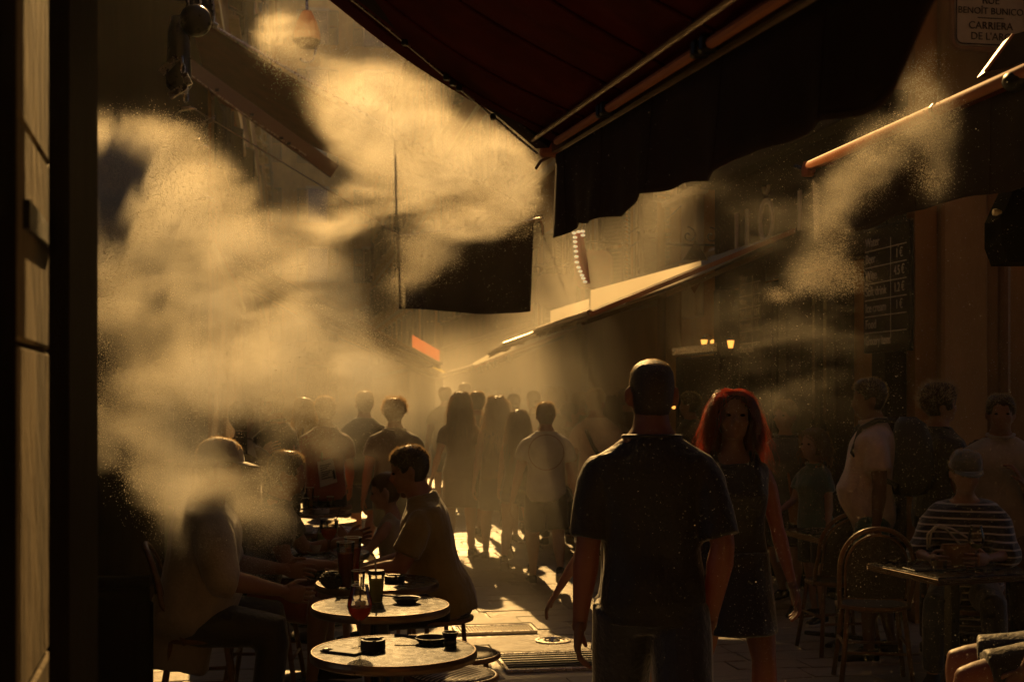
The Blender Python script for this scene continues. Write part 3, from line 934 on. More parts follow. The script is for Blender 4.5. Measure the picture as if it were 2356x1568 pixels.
# folding arm that runs from the far front corner towards the wall
a0 = ffA + Vector((-.03, -.02, -.01)); a1 = ffA + slopeA * .66 + dA * .42 + Vector((0, 0, -.05)); a2 = ffA + slopeA * 1.05 + dA * .67 + Vector((0, 0, -.08))
bm = bmesh.new(); bar_between(bm, a0 + slopeA * .02 - O, a1 - O, .075, .03, Vector((.3, .1, 1))); obj('arm', bm, M['dark_fabric'], big)
bm = bmesh.new(); bar_between(bm, a1 - O, a2 - O, .085, .03, Vector((.3, .1, 1))); obj('arm', bm, M['dark_fabric'], big)
off = Vector((-.045, .0, -.02))
bm = bmesh.new(); tube(bm, [a0 + off - O, a0.lerp(a1, .5) + off - O, a1 + off - O, a2 + off - O], .005, 6); obj('cable', bm, M['steel'], big)
for f in (.3, .52, .56, .6, .85):
    bm = bmesh.new(); box(bm, a0.lerp(a1, f) + off - O, (.022, .03, .02), bevel=.004); obj('clamp', bm, M['black_plastic'], big)
bm = bmesh.new()
box(bm, ffA + Vector((-.02, .02, -.01)) - O, (.09, .06, .05), bevel=.01)
obj('end_cap', bm, M['orange_bar'], big)
bm = bmesh.new(); tube(bm, [ffA + Vector((-.02, .03, -.03)) - O, ffA + Vector((-.06, .03, -.05)) - O, ffA + Vector((-.08, .03, -.08)) - O], .006, 6); obj('hook', bm, M['bronze'], big)
# far side flap hanging from the front corner
grid = []
for i in range(9):
    a = i / 8
    p = ffA + Vector((-.012 - .16 * a + .0, .03 + .05 * a, -.03 + .05 * a))
    grid.append([p + Vector((.01 * math.sin(j * .9 + i), .02 * math.sin(i * 1.3 + j * .5), -(.1 + .42 * a * 0 + .28) * j / 7)) - O for j in range(8)])

# --- dark awning beyond, seen through the mist
c0 = P(1245, 500, 14.000)
slopeC = Vector((-.986, -.169, .547)); LC = 4.0
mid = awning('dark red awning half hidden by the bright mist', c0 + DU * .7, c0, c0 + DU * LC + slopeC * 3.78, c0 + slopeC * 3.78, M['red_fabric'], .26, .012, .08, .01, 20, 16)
O = mid.location
bm = bmesh.new(); tube(bm, [c0 - O + Vector((0, -.02, 0)), c0 + DU * .7 - O], .03, 8); obj('front_bar', bm, M['bronze'], mid)
bm = bmesh.new(); tube(bm, [c0 + Vector((0, -.02, .01)) - O, c0 + slopeC * 3.7 + Vector((0, -.02, .01)) - O], .012, 6); obj('side_rail', bm, M['steel'], mid)
b0, b1 = P(418, 132, 13.574), P(1150, 690, 14.122)
bm = bmesh.new(); bar_between(bm, P(424, 146, 13.513) - O, P(770, 395, 13.878) - O, .16, .03, Vector((0, -1, .4))); obj('arm', bm, M['bronze'], mid)
bm = bmesh.new(); tube(bm, [P(432, 168, 13.452) - O, P(560, 262, 13.574) - O, P(705, 358, 13.757) - O], .008, 6); obj('cable', bm, M['steel'], mid)
for px, py in ((500, 195), (580, 252), (648, 306), (665, 318)):
    bm = bmesh.new(); box(bm, P(px, py + 12, 13.513) - O, (.04, .03, .03), bevel=.005); obj('clamp', bm, M['black_plastic'], mid)
# --- dark canvas panel hung on cords in the middle of the street
cvs = thing('hanging_canvas', 'dark canvas panel hanging edge down in the middle of the street', 'canvas', P(1075, 620, 10.6))
O = cvs.location
grid = []
for i in range(25):
    a = i / 24
    px = 1228 - 303 * a
    top = P(px, 512 + 30 * a, 10.6)
    bot = P(px - 8, 716 + 6 * math.sin(a * 5), 10.6)
    grid.append([top.lerp(bot, j / 8) + Vector((0, .03 * math.sin(a * 21) * (j / 8), 0)) - O for j in range(9)])
bm = bmesh.new(); sheet(bm, grid, .005); obj('panel', bm, M['dark_fabric'], cvs, smooth=True)
bm = bmesh.new(); tube(bm, [P(1212, 512, 10.6) - O, P(1226, 506, 10.6) - O, P(1240, 502, 10.6) - O, P(1248, 520, 10.6) - O, P(1249, 540, 10.6) - O], .012, 6); obj('hook', bm, M['steel'], cvs)
bm = bmesh.new(); tube(bm, [P(1230, 508, 10.6) - O, P(920, 544, 10.6) - O], .014, 6); obj('rod', bm, M['bronze'], cvs)
bm = bmesh.new(); tube(bm, [P(1232, 506, 10.6) - O, c0 - O], .006, 5); tube(bm, [P(922, 544, 10.6) - O, P(760, 440, 12.0) - O, S(13.8, VL, 4.6) - O], .006, 5); obj('cord', bm, M['rope'], cvs)

# --- awning with the salmon bar, on the other side
ffB = Vector((1.262, 5.5, 2.611)); fnB = Vector((1.262 + .1715 * 3.1, 2.4, 2.62))
toW = DV * 2.3 + Vector((0, 0, .6))
sal = awning('dark awning with a salmon painted front tube and a pull cord', ffB, fnB, ffB + toW, fnB + toW, M['red_fabric'], .29, .01, .03, .006, 20, 10, seams=True)
O = sal.location
bm = bmesh.new(); tube(bm, [ffB + Vector((-.02, 0, .0)) - O, fnB + Vector((-.02, 0, 0)) - O], .021, 12); obj('front_bar', bm, M['orange_bar'], sal, smooth=True)
bm = bmesh.new(); lathe(bm, [(0, -.03), (.028, -.03), (.03, .0), (.02, .03), (0, .03)], 10); o = obj('end_cap', bm, M['orange_bar'], sal, ffB + Vector((-.02, .0, -.01)) - O)
bm = bmesh.new(); tube(bm, [ffB + Vector((.0, .02, -.02)) - O, ffB + Vector((-.06, .08, .015)) - O], .01, 6); obj('hook', bm, M['black_metal'], sal)
bm = bmesh.new(); pr = [P(1886, 400, 5.45), P(1887.5, 460, 5.45), P(1887, 518, 5.45)]; tube(bm, [p - O for p in pr], .0045, 6)
lathe(bm, [(0, -.012), (.01, -.01), (.006, .012), (0, .012)], 8, P(1887, 518, 5.45) - O); obj('pull_cord', bm, M['rope'], sal)
for t in (.35, .62):
    bm = bmesh.new(); tube(bm, [ffB.lerp(fnB, t) + Vector((-.02, -.012, 0)) - O, ffB.lerp(fnB, t) + Vector((-.02, .012, 0)) - O], .025, 10); obj('clip', bm, M['bronze'], sal)
bm = bmesh.new(); ell(bm, P(2345, 185, 3.95) - O, (.05, .06, .035)); obj('motor_cap', bm, M['black_plastic'], sal, smooth=True)

# dark slanting lamp arm and loudspeaker at the edge of the view
sa = thing('roof_light', 'dark slanted floodlight housing with a pale edge below the street name plaque', 'floodlight', P(2318, 120, 5.2))
bm = bmesh.new(); plate(bm, [P(2268, 165, 5.2) - sa.location, P(2330, 80, 5.2) - sa.location, P(2400, 60, 5.2) - sa.location, P(2400, 128, 5.2) - sa.location, P(2300, 160, 5.2) - sa.location], .1, Vector((0, 1, 0))); obj('housing', bm, M['black_metal'], sa)
bm = bmesh.new(); bar_between(bm, P(2266, 165, 5.19) - sa.location, P(2331, 79, 5.19) - sa.location, .008, .01); obj('edge', bm, M['orange_bar'], sa)  # thin strip painted in for the light along this edge
sp = thing('loudspeaker', 'black loudspeaker with a small pale knob at the edge of the view', 'loudspeaker', P(2340, 500, 5.0))
bm = bmesh.new()
plate(bm, [P(px, py, 5.0) - sp.location for px, py in ((2356, 390), (2322, 460), (2304, 500), (2304, 560), (2320, 602), (2420, 602), (2420, 390))], .18, Vector((0, 1, 0))); obj('cabinet', bm, M['speaker'], sp)
bm = bmesh.new(); lathe(bm, [(0, -.012), (.012, -.012), (.014, .0), (.006, .02), (0, .02)], 10); obj('knob', bm, M['enamel'], sp, P(2292, 488, 5.02) - sp.location, (0, R(90), 0))
bm = bmesh.new(); tube(bm, [P(2292, 488, 5.03) - sp.location, P(2312, 490, 5.05) - sp.location], .006, 6); obj('knob_stem', bm, M['black_metal'], sp)

# --- cream awnings catching the sun, on the bright side
def side_awning(label, u0, u1, vf, zf0, zf1, vw, zw, fabric, val, panel=None, panel_m=None):
    fn_, ff_ = S(u0, vf, zf0), S(u1, vf, zf1)
    a = awning(label, ff_, fn_, S(u1, vw, zw), S(u0, vw, zw), fabric, val, .01, .05, .008, 16, 8)
    bm = bmesh.new(); tube(bm, [ff_ - a.location, fn_ - a.location], .028, 8); obj('front_bar', bm, M['bronze'], a)
    bm = bmesh.new(); bar_between(bm, S(u0 + .02, vf, zf0 - .02) - a.location, S(u0 + .02, vw, zw - .02) - a.location, .05, .04); obj('side_rail', bm, M['bronze'] if vw < 0 else M['orange_bar'], a)
    for f in (.2, .8):
        uu = u0 + (u1 - u0) * f
        bm = bmesh.new(); bar_between(bm, S(uu, vf + .05, zf0 - .06) - a.location, S(uu + .5, (vf + vw) / 2, (zf0 + zw) / 2 - .15) - a.location, .04, .04); bar_between(bm, S(uu + .5, (vf + vw) / 2, (zf0 + zw) / 2 - .16) - a.location, S(uu, vw, zw - .12) - a.location, .04, .04); obj('arm', bm, M['bronze'], a)
    if panel:
        # gable cloth at the near end, raised above the canopy to catch the sun
        v0, h0, v1, h1 = panel
        sl = (zw - zf0) / (vw - vf)
        grid = []
        for i in range(13):
            v = v0 + (v1 - v0) * i / 12; h_ = h0 + (h1 - h0) * i / 12
            zt = zf0 + sl * (v - vf) + .015
            grid.append([S(u0 - .03 + .012 * math.sin(i * .9) * j / 3, v, zt + h_ * (1 - j / 3)) - a.location for j in range(4)])
        bm = bmesh.new(); thin_cloth(bm, grid); obj('side_panel', bm, panel_m or M['cream_bright'], a, smooth=True)
    return a
M['cream_bright'] = mat('sunlit cream canvas', (0.8, 0.76, 0.66), 0.7, vary=0.05, scale=6, transl=0.7, transl_col=(0.95, 0.9, 0.76))  # lighter copy of the cream canvas, sunlight put into its colour
side_awning('cream awning glowing in the sun beyond the hanging valance, nearest the shopfront', 10.75, 13.2, 2.5, 2.34, 2.3, 4.4, 3.12, M['cream_fabric'], .03, (2.5, .17, 3.46, .04))
side_awning('cream awning glowing farther along, joined end to end with the nearer one', 13.4, 17.6, 2.7, 2.36, 2.2, 4.4, 3.1, M['cream_fabric'], .02, (2.69, .15, 3.1, .1))
e3 = side_awning('small cream awning hung with dark bells far down the street', 19.8, 24.5, 2.8, 2.08, 2.0, 4.4, 2.7, M['cream_fabric'], .02, (2.78, .04, 3.56, .17))
for k, f in enumerate((.12, .3, .42, .7)):
    bm = bmesh.new(); lathe(bm, [(0, .06), (.02, .05), (.03, -.02), (.05, -.06), (0, -.06)], 8)
    obj('bell', bm, M['black_metal'], e3, S(19.74, 2.8 + .75 * f, 2.1 + .29 * f - .1) - e3.location)
M['salmon_panel'] = mat('backlit salmon canvas', (.62, .17, .1), .8, vary=.12, transl=.6, transl_col=(.85, .26, .14))
M['yellow_panel'] = mat('backlit yellow canvas', (.65, .5, .1), .8, vary=.12, transl=.6, transl_col=(.85, .68, .15))
side_awning('salmon awning far down the shaded side of the street', 19.9, 22.5, 2.3, 2.12, 2.1, -.9, 3.8, M['dark_fabric'], .0, (2.28, .17, 1.86, .19), M['salmon_panel'])
side_awning('yellow awning beyond the salmon one', 24.2, 27, 2.9, 2.0, 2.0, -.9, 3.9, M['dark_fabric'], .0, (2.9, .03, 2.45, .11), M['yellow_panel'])

# ================================================================== HANGING CHIME ON THE DARK HOUSE
ch = thing('wind_chime', 'dark globe hung with chain, metal bars and bright crescent rings by the shaded wall', 'wind chime', P(410, 40, 7.0))
O = ch.location
YC = 7.0
bm = bmesh.new(); ell(bm, P(450, 48, YC) - O, (.085, .085, .085), 18, 12); obj('globe', bm, M['black_metal'], ch, smooth=True)
bm = bmesh.new(); lathe(bm, [(0, .2), (.04, .19), (.06, .1), (.07, -.18), (.04, -.22), (0, -.22)], 14, P(412, 120, YC + .12) - O); obj('shade', bm, M['black_metal'], ch, smooth=True)
bm = bmesh.new(); tube(bm, [P(440, -60, YC) - O, P(440, 12, YC) - O], .012, 6); obj('stem', bm, M['black_metal'], ch)
bm = bmesh.new(); tube(bm, [P(448 + 14 * math.cos(a), 4 + 12 * math.sin(a), YC) - O for a in np.linspace(0, 6.3, 14)], .006, 5); obj('ring', bm, M['steel'], ch)
def bar3(p0, p1, name='chime_bar'):
    bm = bmesh.new(); bar_between(bm, P(*p0, YC - .05) - O, P(*p1, YC - .05) - O, .035, .02, Vector((0, 1, 0))); obj(name, bm, M['steel'], ch)
bar3((371, 168), (408, 132)); bar3((390, 222), (430, 197)); bar3((424, 170), (436, 196))
def chain(pts):
    for k, (px, py) in enumerate(pts):
        bm = bmesh.new()
        tube(bm, [P(px + 5 * math.cos(a) * (1 if k % 2 else .35), py + 11 * math.sin(a), YC) - O for a in np.linspace(0, 6.284, 10)], .004, 5, False); obj('chain_link', bm, M['steel'], ch)
chain([(419, 140), (421, 158), (424, 176), (427, 192), (430, 208), (428, 226)])
def crescent(cx_, cy_, r, a0, a1):
    bm = bmesh.new(); aa = np.linspace(R(a0), R(a1), 12)
    tube(bm, [P(cx_ + r * math.cos(a), cy_ - r * .55 * math.sin(a), YC - .03) - O for a in aa], [.003 + .009 * math.sin(math.pi * k / 11) for k in range(12)], 6); obj('crescent', bm, M['steel'], ch)
crescent(436, 268, 34, 60, 165); crescent(455, 262, 40, -100, -10); crescent(446, 378, 36, -110, -20); crescent(467, 345, 14, 20, 160); crescent(462, 392, 22, 30, 130); crescent(452, 318, 10, -120, 0); crescent(470, 470, 26, 10, 140)
# curved sign edge above the red awning
sg = thing('hanging_sign', 'curved dark hanging sign with a bright rim above the red awning', 'sign', P(470, 10, 7.6))
O = sg.location
bm = bmesh.new(); plate(bm, [P(px, py, 7.6) - O for px, py in ((420, -60), (478, -60), (488, -5), (491, 40), (488, 62), (470, 52), (430, 30))], .05, Vector((0, 1, 0))); obj('board', bm, M['black_metal'], sg)
bm = bmesh.new(); tube(bm, [P(px, py, 7.58) - O for px, py in ((480, -60), (489, -5), (492, 40), (489, 64))], .008, 6); obj('rim', bm, M['steel'], sg)
bm = bmesh.new(); tube(bm, [P(492, 55, 7.58) - O, P(502, 60, 7.58) - O], .012, 6); obj('peg', bm, M['steel'], sg)
bm = bmesh.new(); tube(bm, [P(440, -55, 7.6) - O, P(380, -90, 7.4) - O], .02, 6); obj('bracket', bm, M['black_metal'], sg)

# small boards hung out from the ochre house
for uu, zz_, lab, mm_, w_ in ((16.9, 3.3, 'round topped red board hung out from the ochre house', 'red_sign', .5), (19.3, 3.2, 'cream board hung out from the ochre house farther along', 'enamel', .6), (21.4, 3.4, 'dark board hung out from the ochre house, farthest of three', 'black_wood', .55)):
    hs_ = thing('hanging_sign', lab, 'sign', S(uu, VR - .5, zz_), ZR)
    bm = bmesh.new(); plate(bm, [(q[0], -.03, q[2]) for q in rrect(w_, .5, .12)], .06, Vector((0, 1, 0))); obj('board', bm, M[mm_], hs_)
    bm = bmesh.new(); tube(bm, [(.5, 0, .36), (-.3, 0, .36)], .014, 6); tube(bm, [(.5, 0, .6), (.1, 0, .36)], .01, 6); obj('bracket', bm, M['black_metal'], hs_)
    bm = bmesh.new(); tube(bm, [(-.15, 0, .36), (-.15, 0, .24)], .008, 5); tube(bm, [(.15, 0, .36), (.15, 0, .24)], .008, 5); obj('hanger', bm, M['black_metal'], hs_)

# cables sagging along the fronts
def cable(label, a, b, sag, r=.008):
    bm = bmesh.new(); tube(bm, [a.lerp(b, t) - Vector((0, 0, sag * math.sin(math.pi * t))) for t in np.linspace(0, 1, 14)], r, 5)
    return tag(obj('cable', bm, M['black_metal'], smooth=True), label, 'cable')
cable('thin black cable sagging along the ochre house above the cream awnings', S(14.7, VR - .06, 3.9), S(23.5, VR - .06, 4.0), .25)
cable('second black cable sagging lower, ending at the black shopfront', S(13.2, VR - .07, 3.95), S(20.0, VR - .07, 3.6), .2)
for uu, lab in ((15.1, 'round drainpipe on the ochre house nearest the black shopfront'), (19.2, 'round drainpipe halfway along the ochre shuttered house')):
    bm = bmesh.new(); tube(bm, [S(uu, VR - .09, 0), S(uu, VR - .09, 10)], .05, 10)
    tag(obj('drainpipe', bm, M['pipe'], smooth=True), lab, 'drainpipe')

# misting nozzles that make the spray
def nozzle(label, px, py, Y, up):
    n_ = thing('mist_nozzle', label, 'mist nozzle', P(px, py, Y))
    bm = bmesh.new(); lathe(bm, [(0, -.03), (.02, -.03), (.028, -.01), (.02, .02), (.008, .03), (0, .03)], 10); obj('head', bm, M['steel'], n_)
    bm = bmesh.new(); tube(bm, [(0, 0, .02), (.02, 0, .12), (-.02, .02, up)], .008, 6); obj('feed_pipe', bm, M['black_metal'], n_)
nozzle('small steel misting nozzle below the hanging side curtain', 905, 645, 11.3, 1.6)
# ================================================================== PEOPLE
def solidify_voxel(bm, voxel, smooth_it=3, factor=.5):
    """Fuse overlapping closed shapes into one continuous skin."""
    me = bpy.data.meshes.new('tmp_body')
    bmesh.ops.recalc_face_normals(bm, faces=bm.faces)
    bm.to_mesh(me); bm.free()
    o = bpy.data.objects.new('tmp_body', me)
    COL.objects.link(o)
    md = o.modifiers.new('r', 'REMESH'); md.mode = 'VOXEL'; md.voxel_size = voxel; md.use_smooth_shade = True
    sm = o.modifiers.new('s', 'SMOOTH'); sm.factor = factor; sm.iterations = smooth_it
    dg = bpy.context.evaluated_depsgraph_get()
    out = bpy.data.meshes.new_from_object(o.evaluated_get(dg))
    bpy.data.objects.remove(o); bpy.data.meshes.remove(me)
    out.polygons.foreach_set('use_smooth', [True] * len(out.polygons))
    return out

def wrinkle(me, amp, scale, seed, stretch=(1, 1, 1)):
    n = len(me.vertices)
    co = np.empty(n * 3); me.vertices.foreach_get('co', co); co = co.reshape(-1, 3)
    no = np.empty(n * 3); me.vertices.foreach_get('normal', no); no = no.reshape(-1, 3)
    off = Vector((seed * 7.3, seed * 3.1, seed * 1.9))
    d = np.fromiter((noise.noise(Vector((c[0] * stretch[0], c[1] * stretch[1], c[2] * stretch[2])) * scale + off) + .5 * noise.noise(Vector((c[0] * stretch[0], c[1] * stretch[1], c[2] * stretch[2])) * scale * 2.3 + off) for c in co), float, n)
    co += no * (d * amp)[:, None]
    me.vertices.foreach_set('co', co.ravel())
    me.update()

def oval(c, ax, ay, n=16, pw=2.3):
    """Superellipse ring round c with half axes ax, ay (vectors)."""
    out = []
    for k in range(n):
        a = 2 * math.pi * k / n
        ca, sa = math.cos(a), math.sin(a)
        x = math.copysign(abs(ca) ** (2 / pw), ca); y = math.copysign(abs(sa) ** (2 / pw), sa)
        out.append(c + ax * x + ay * y)
    return out

def limb(bm, pts, rads, side=Vector((1, 0, 0)), n=12, flat=1.0, round_ends=True):
    """Tapering limb through points; radius per point; closed, rounded ends."""
    pts = [Vector(p) for p in pts]
    # densify
    P2, R2 = [], []
    for i in range(len(pts) - 1):
        for k in range(3):
            f = k / 3
            P2.append(pts[i].lerp(pts[i + 1], f)); R2.append(rads[i] * (1 - f) + rads[i + 1] * f)
    P2.append(pts[-1]); R2.append(rads[-1])
    if round_ends:
        d0 = (P2[0] - P2[1]).normalized(); d1 = (P2[-1] - P2[-2]).normalized()
        P2 = [P2[0] + d0 * R2[0] * .85, P2[0] + d0 * R2[0] * .5] + P2 + [P2[-1] + d1 * R2[-1] * .5, P2[-1] + d1 * R2[-1] * .85]
        R2 = [R2[0] * .4, R2[0] * .85] + R2 + [R2[-1] * .85, R2[-1] * .4]
    rings = []
    for i, p in enumerate(P2):
        t = (P2[min(i + 1, len(P2) - 1)] - P2[max(0, i - 1)]).normalized()
        a = side - t * side.dot(t)
        if a.length < .05: a = t.orthogonal()
        a.normalize(); b = t.cross(a)
        rings.append(oval(p, a * R2[i], b * R2[i] * flat, n, 2.0))
    ring_loft(bm, rings)

TORSO_M = [(-.06, .05, .05, -.004), (-.03, .082, .06, -.006), (0, .092, .064, -.006), (.04, .091, .063, -.004), (.09, .084, .057, .002), (.15, .087, .058, .003),
           (.21, .098, .065, .004), (.25, .107, .063, .0), (.272, .11, .057, -.003), (.288, .102, .05, -.006), (.301, .085, .046, -.008), (.315, .07, .043, -.009), (.33, .05, .04, -.008), (.346, .038, .038, -.003), (.37, .034, .036, .004), (.38, .032, .035, .008)]
TORSO_F = [(-.06, .05, .05, -.004), (-.03, .085, .062, -.008), (0, .097, .066, -.01), (.04, .09, .06, -.006), (.095, .071, .05, .002), (.15, .074, .052, .004),
           (.205, .084, .066, .01), (.248, .088, .056, .002), (.27, .09, .049, -.003), (.285, .083, .043, -.006), (.298, .066, .039, -.008), (.311, .046, .036, -.008), (.325, .034, .033, -.006), (.342, .029, .031, -.003), (.372, .027, .03, .003), (.395, .026, .03, .008)]
HEAD = [(-.06, .17, .12, -.2), (0.0, .19, .33, -.2), (.07, .24, .39, -.24), (.2, .285, .4, -.34), (.35, .31, .39, -.42), (.5, .32, .375, -.455),
        (.65, .325, .39, -.47), (.8, .305, .345, -.435), (.9, .25, .25, -.34), (.965, .16, .13, -.21), (1.0, .05, .03, -.1)]

def head_rings(hh, grow=0.0, rows=HEAD, n=20):
    out = []
    for z, w, f, b in rows:
        c = Vector((0, (f + b) / 2 * hh, z * hh))
        out.append((c, w * hh + grow, (f - b) / 2 * hh + grow))
    return out

def rot_x(a): return Matrix.Rotation(a, 3, 'X')
def rot_z(a): return Matrix.Rotation(a, 3, 'Z')

def hand(bm, wrist, d, normal, thumb, L, curl=.5, spread=.12):
    """Palm and five unequal bent fingers. d = direction of the forearm, normal = palm side, thumb = towards the thumb."""
    d = d.normalized(); normal = (normal - d * normal.dot(d)).normalized(); thumb = (thumb - d * thumb.dot(d) - normal * thumb.dot(normal)).normalized()
    pl = L * .5
    rings = []
    for f, w, t in ((-.12, .15, .12), (0, .16, .115), (.25, .21, .12), (.6, .235, .11), (.92, .225, .085), (1.04, .19, .05)):
        rings.append(oval(wrist + d * pl * f, thumb * w * L, normal * t * L * .8, 10, 2.4))
    ring_loft(bm, rings)
    for i, (off, ln, rr) in enumerate(((.165, .44, .047), (.055, .5, .05), (-.055, .46, .047), (-.155, .36, .041))):
        base = wrist + d * pl * .93 + thumb * off * L
        dirn = (d + thumb * off * spread * 6).normalized()
        pts, rad = [base - dirn * L * .06], [rr * L]
        p = base
        ang = 0
        for s, (fr, cr) in enumerate(((.45, .5), (.31, .8), (.24, .5))):
            ang += curl * cr * (1 + .1 * i)
            dd = dirn * math.cos(ang) + normal * math.sin(ang)
            p = p + dd * ln * L * fr
            pts.append(p); rad.append(rr * L * (.93 - .12 * s))
        limb(bm, pts, rad, thumb, 8)
    tb = wrist + d * pl * .25 + thumb * .17 * L
    t1 = (d * .72 + thumb * .62 + normal * .25).normalized(); t2 = (d * .9 + thumb * .2 + normal * .45).normalized()
    limb(bm, [tb - t1 * L * .05, tb + t1 * L * .2, tb + t1 * L * .2 + t2 * L * .17, tb + t1 * L * .2 + t2 * L * .28], [.065 * L, .055 * L, .048 * L, .036 * L], normal, 8)

def strands(bm, hh, mtx, n, length, width, rnd, flow=.5, part=0.0, fringe=False, back_only=False, frizz=.012, droop=1.0, clump=1.0, curl=0.0, volume=.5):
    """Long hair as ribbons: from the scalp, over the skull, then falling."""
    c0 = Vector((0, -.03 * hh, .52 * hh))
    for _ in range(n):
        ph = rnd.uniform(-math.pi, math.pi)             # angle round the head, 0 = front
        th = rnd.uniform(.05, 1.0) ** .8                # 0 crown .. 1 ear height
        if abs(ph) < 1.0 and th > .42: th *= .45
        a = th * 1.55
        vol_ = rnd.uniform(1.02, 1.0 + .28 * volume)
        r = Vector((.37 * hh * vol_, .47 * hh * (1 + (vol_ - 1) * .6), .5 * hh * (1 + (vol_ - 1) * .35)))
        ph2 = ph
        pts = []
        L = length * rnd.uniform(.75, 1.05)
        seg = 9
        p = c0 + Vector((r.x * math.sin(a) * math.sin(ph2), r.y * math.sin(a) * math.cos(ph2), r.z * math.cos(a)))
        pts.append(p)
        step = L / seg
        # direction: down along the skull and away from the face
        for s in range(seg):
            q = p - c0
            e = Vector((q.x / r.x, q.y / r.y, q.z / r.z))
            nrm = Vector((q.x / r.x ** 2, q.y / r.y ** 2, q.z / r.z ** 2)).normalized()
            g = Vector((0, -.25 if q.y > -.1 * hh else 0, -1.0))
            if q.y > .1 * hh: g += Vector((math.copysign(.7, q.x if abs(q.x) > .02 * hh else rnd.uniform(-1, 1)), -.45, 0))
            t = g - nrm * min(0, g.dot(nrm)) if e.length < 1.15 else Vector((q.x * 1.6 * volume, (q.y - .02) * .5, -1.0))
            t.normalize()
            p = p + t * step + Vector((rnd.gauss(0, frizz), rnd.gauss(0, frizz), rnd.gauss(0, frizz * .4)))
            if curl: p += Vector((curl * math.sin(s * 2.2 + ph * 3), curl * math.cos(s * 2.2 + ph * 5), 0))
            q = p - c0
            e = Vector((q.x / r.x, q.y / r.y, q.z / r.z))
            if e.length < 1.0: p = c0 + q / e.length * rnd.uniform(1.0, 1.04)
            # keep off the shoulders and neck a little
            if p.z < -.15 * hh and abs(p.x) < .3 * hh and p.y > -.28 * hh and not fringe: p.y -= .02 * hh
            pts.append(p)
        w = width * rnd.uniform(.6, 1.3)
        va = []
        for i, q in enumerate(pts):
            t = (pts[min(i + 1, len(pts) - 1)] - pts[max(0, i - 1)]).normalized()
            s_ = t.cross(Vector((q.x, q.y, .1 * hh)).normalized())
            if s_.length < 1e-4: s_ = Vector((1, 0, 0))
            s_.normalize()
            ww = w * (1.0 if i < len(pts) - 2 else (.6 if i == len(pts) - 2 else .15))
            va.append((bm.verts.new(mtx @ (q - s_ * ww / 2)), bm.verts.new(mtx @ (q + s_ * ww / 2))))
        for (a1, b1), (a2, b2) in zip(va[:-1], va[1:]):
            bm.faces.new((a1, b1, b2, a2))

def stubble(bm, hh, mtx, n, length, width, rnd, zmin=.12, grow=0.0):
    zs = [q[0] for q in HEAD]
    for _ in range(n):
        ph = rnd.uniform(-math.pi, math.pi); z = zmin + (1.0 - zmin) * rnd.random() ** .8
        if abs(ph) < 1.05 * (1 - smoothstep(.6, .93, z)): continue
        if z < .5 and abs(ph) < 1.95: continue
        w = np.interp(z, zs, [q[1] for q in HEAD]); f = np.interp(z, zs, [q[2] for q in HEAD]); b = np.interp(z, zs, [q[3] for q in HEAD])
        g = grow * smoothstep(.05, .6, z)
        c = Vector((0, (f + b) / 2 * hh - .01 * hh, z * hh))
        d = Vector((math.sin(ph) * (w * hh + g), math.cos(ph) * ((f - b) / 2 * hh + g), grow * .8 * smoothstep(.75, 1, z)))
        p = c + d
        nrm = Vector((d.x, d.y, (z - .5) * 1.1 * hh * (1 if z > .5 else .5))).normalized()
        l = length * rnd.uniform(.6, 1.25) * (.35 + .65 * smoothstep(.15, .7, z))
        dd = (nrm + Vector((rnd.gauss(0, .35), rnd.gauss(0, .35), rnd.gauss(0, .3)))).normalized()
        s_ = dd.cross(Vector((rnd.gauss(0, 1), rnd.gauss(0, 1), rnd.gauss(0, 1)))).normalized() * width / 2
        v = [bm.verts.new(mtx @ (p - s_)), bm.verts.new(mtx @ (p + s_)), bm.verts.new(mtx @ (p + dd * l))]
        bm.faces.new(v)

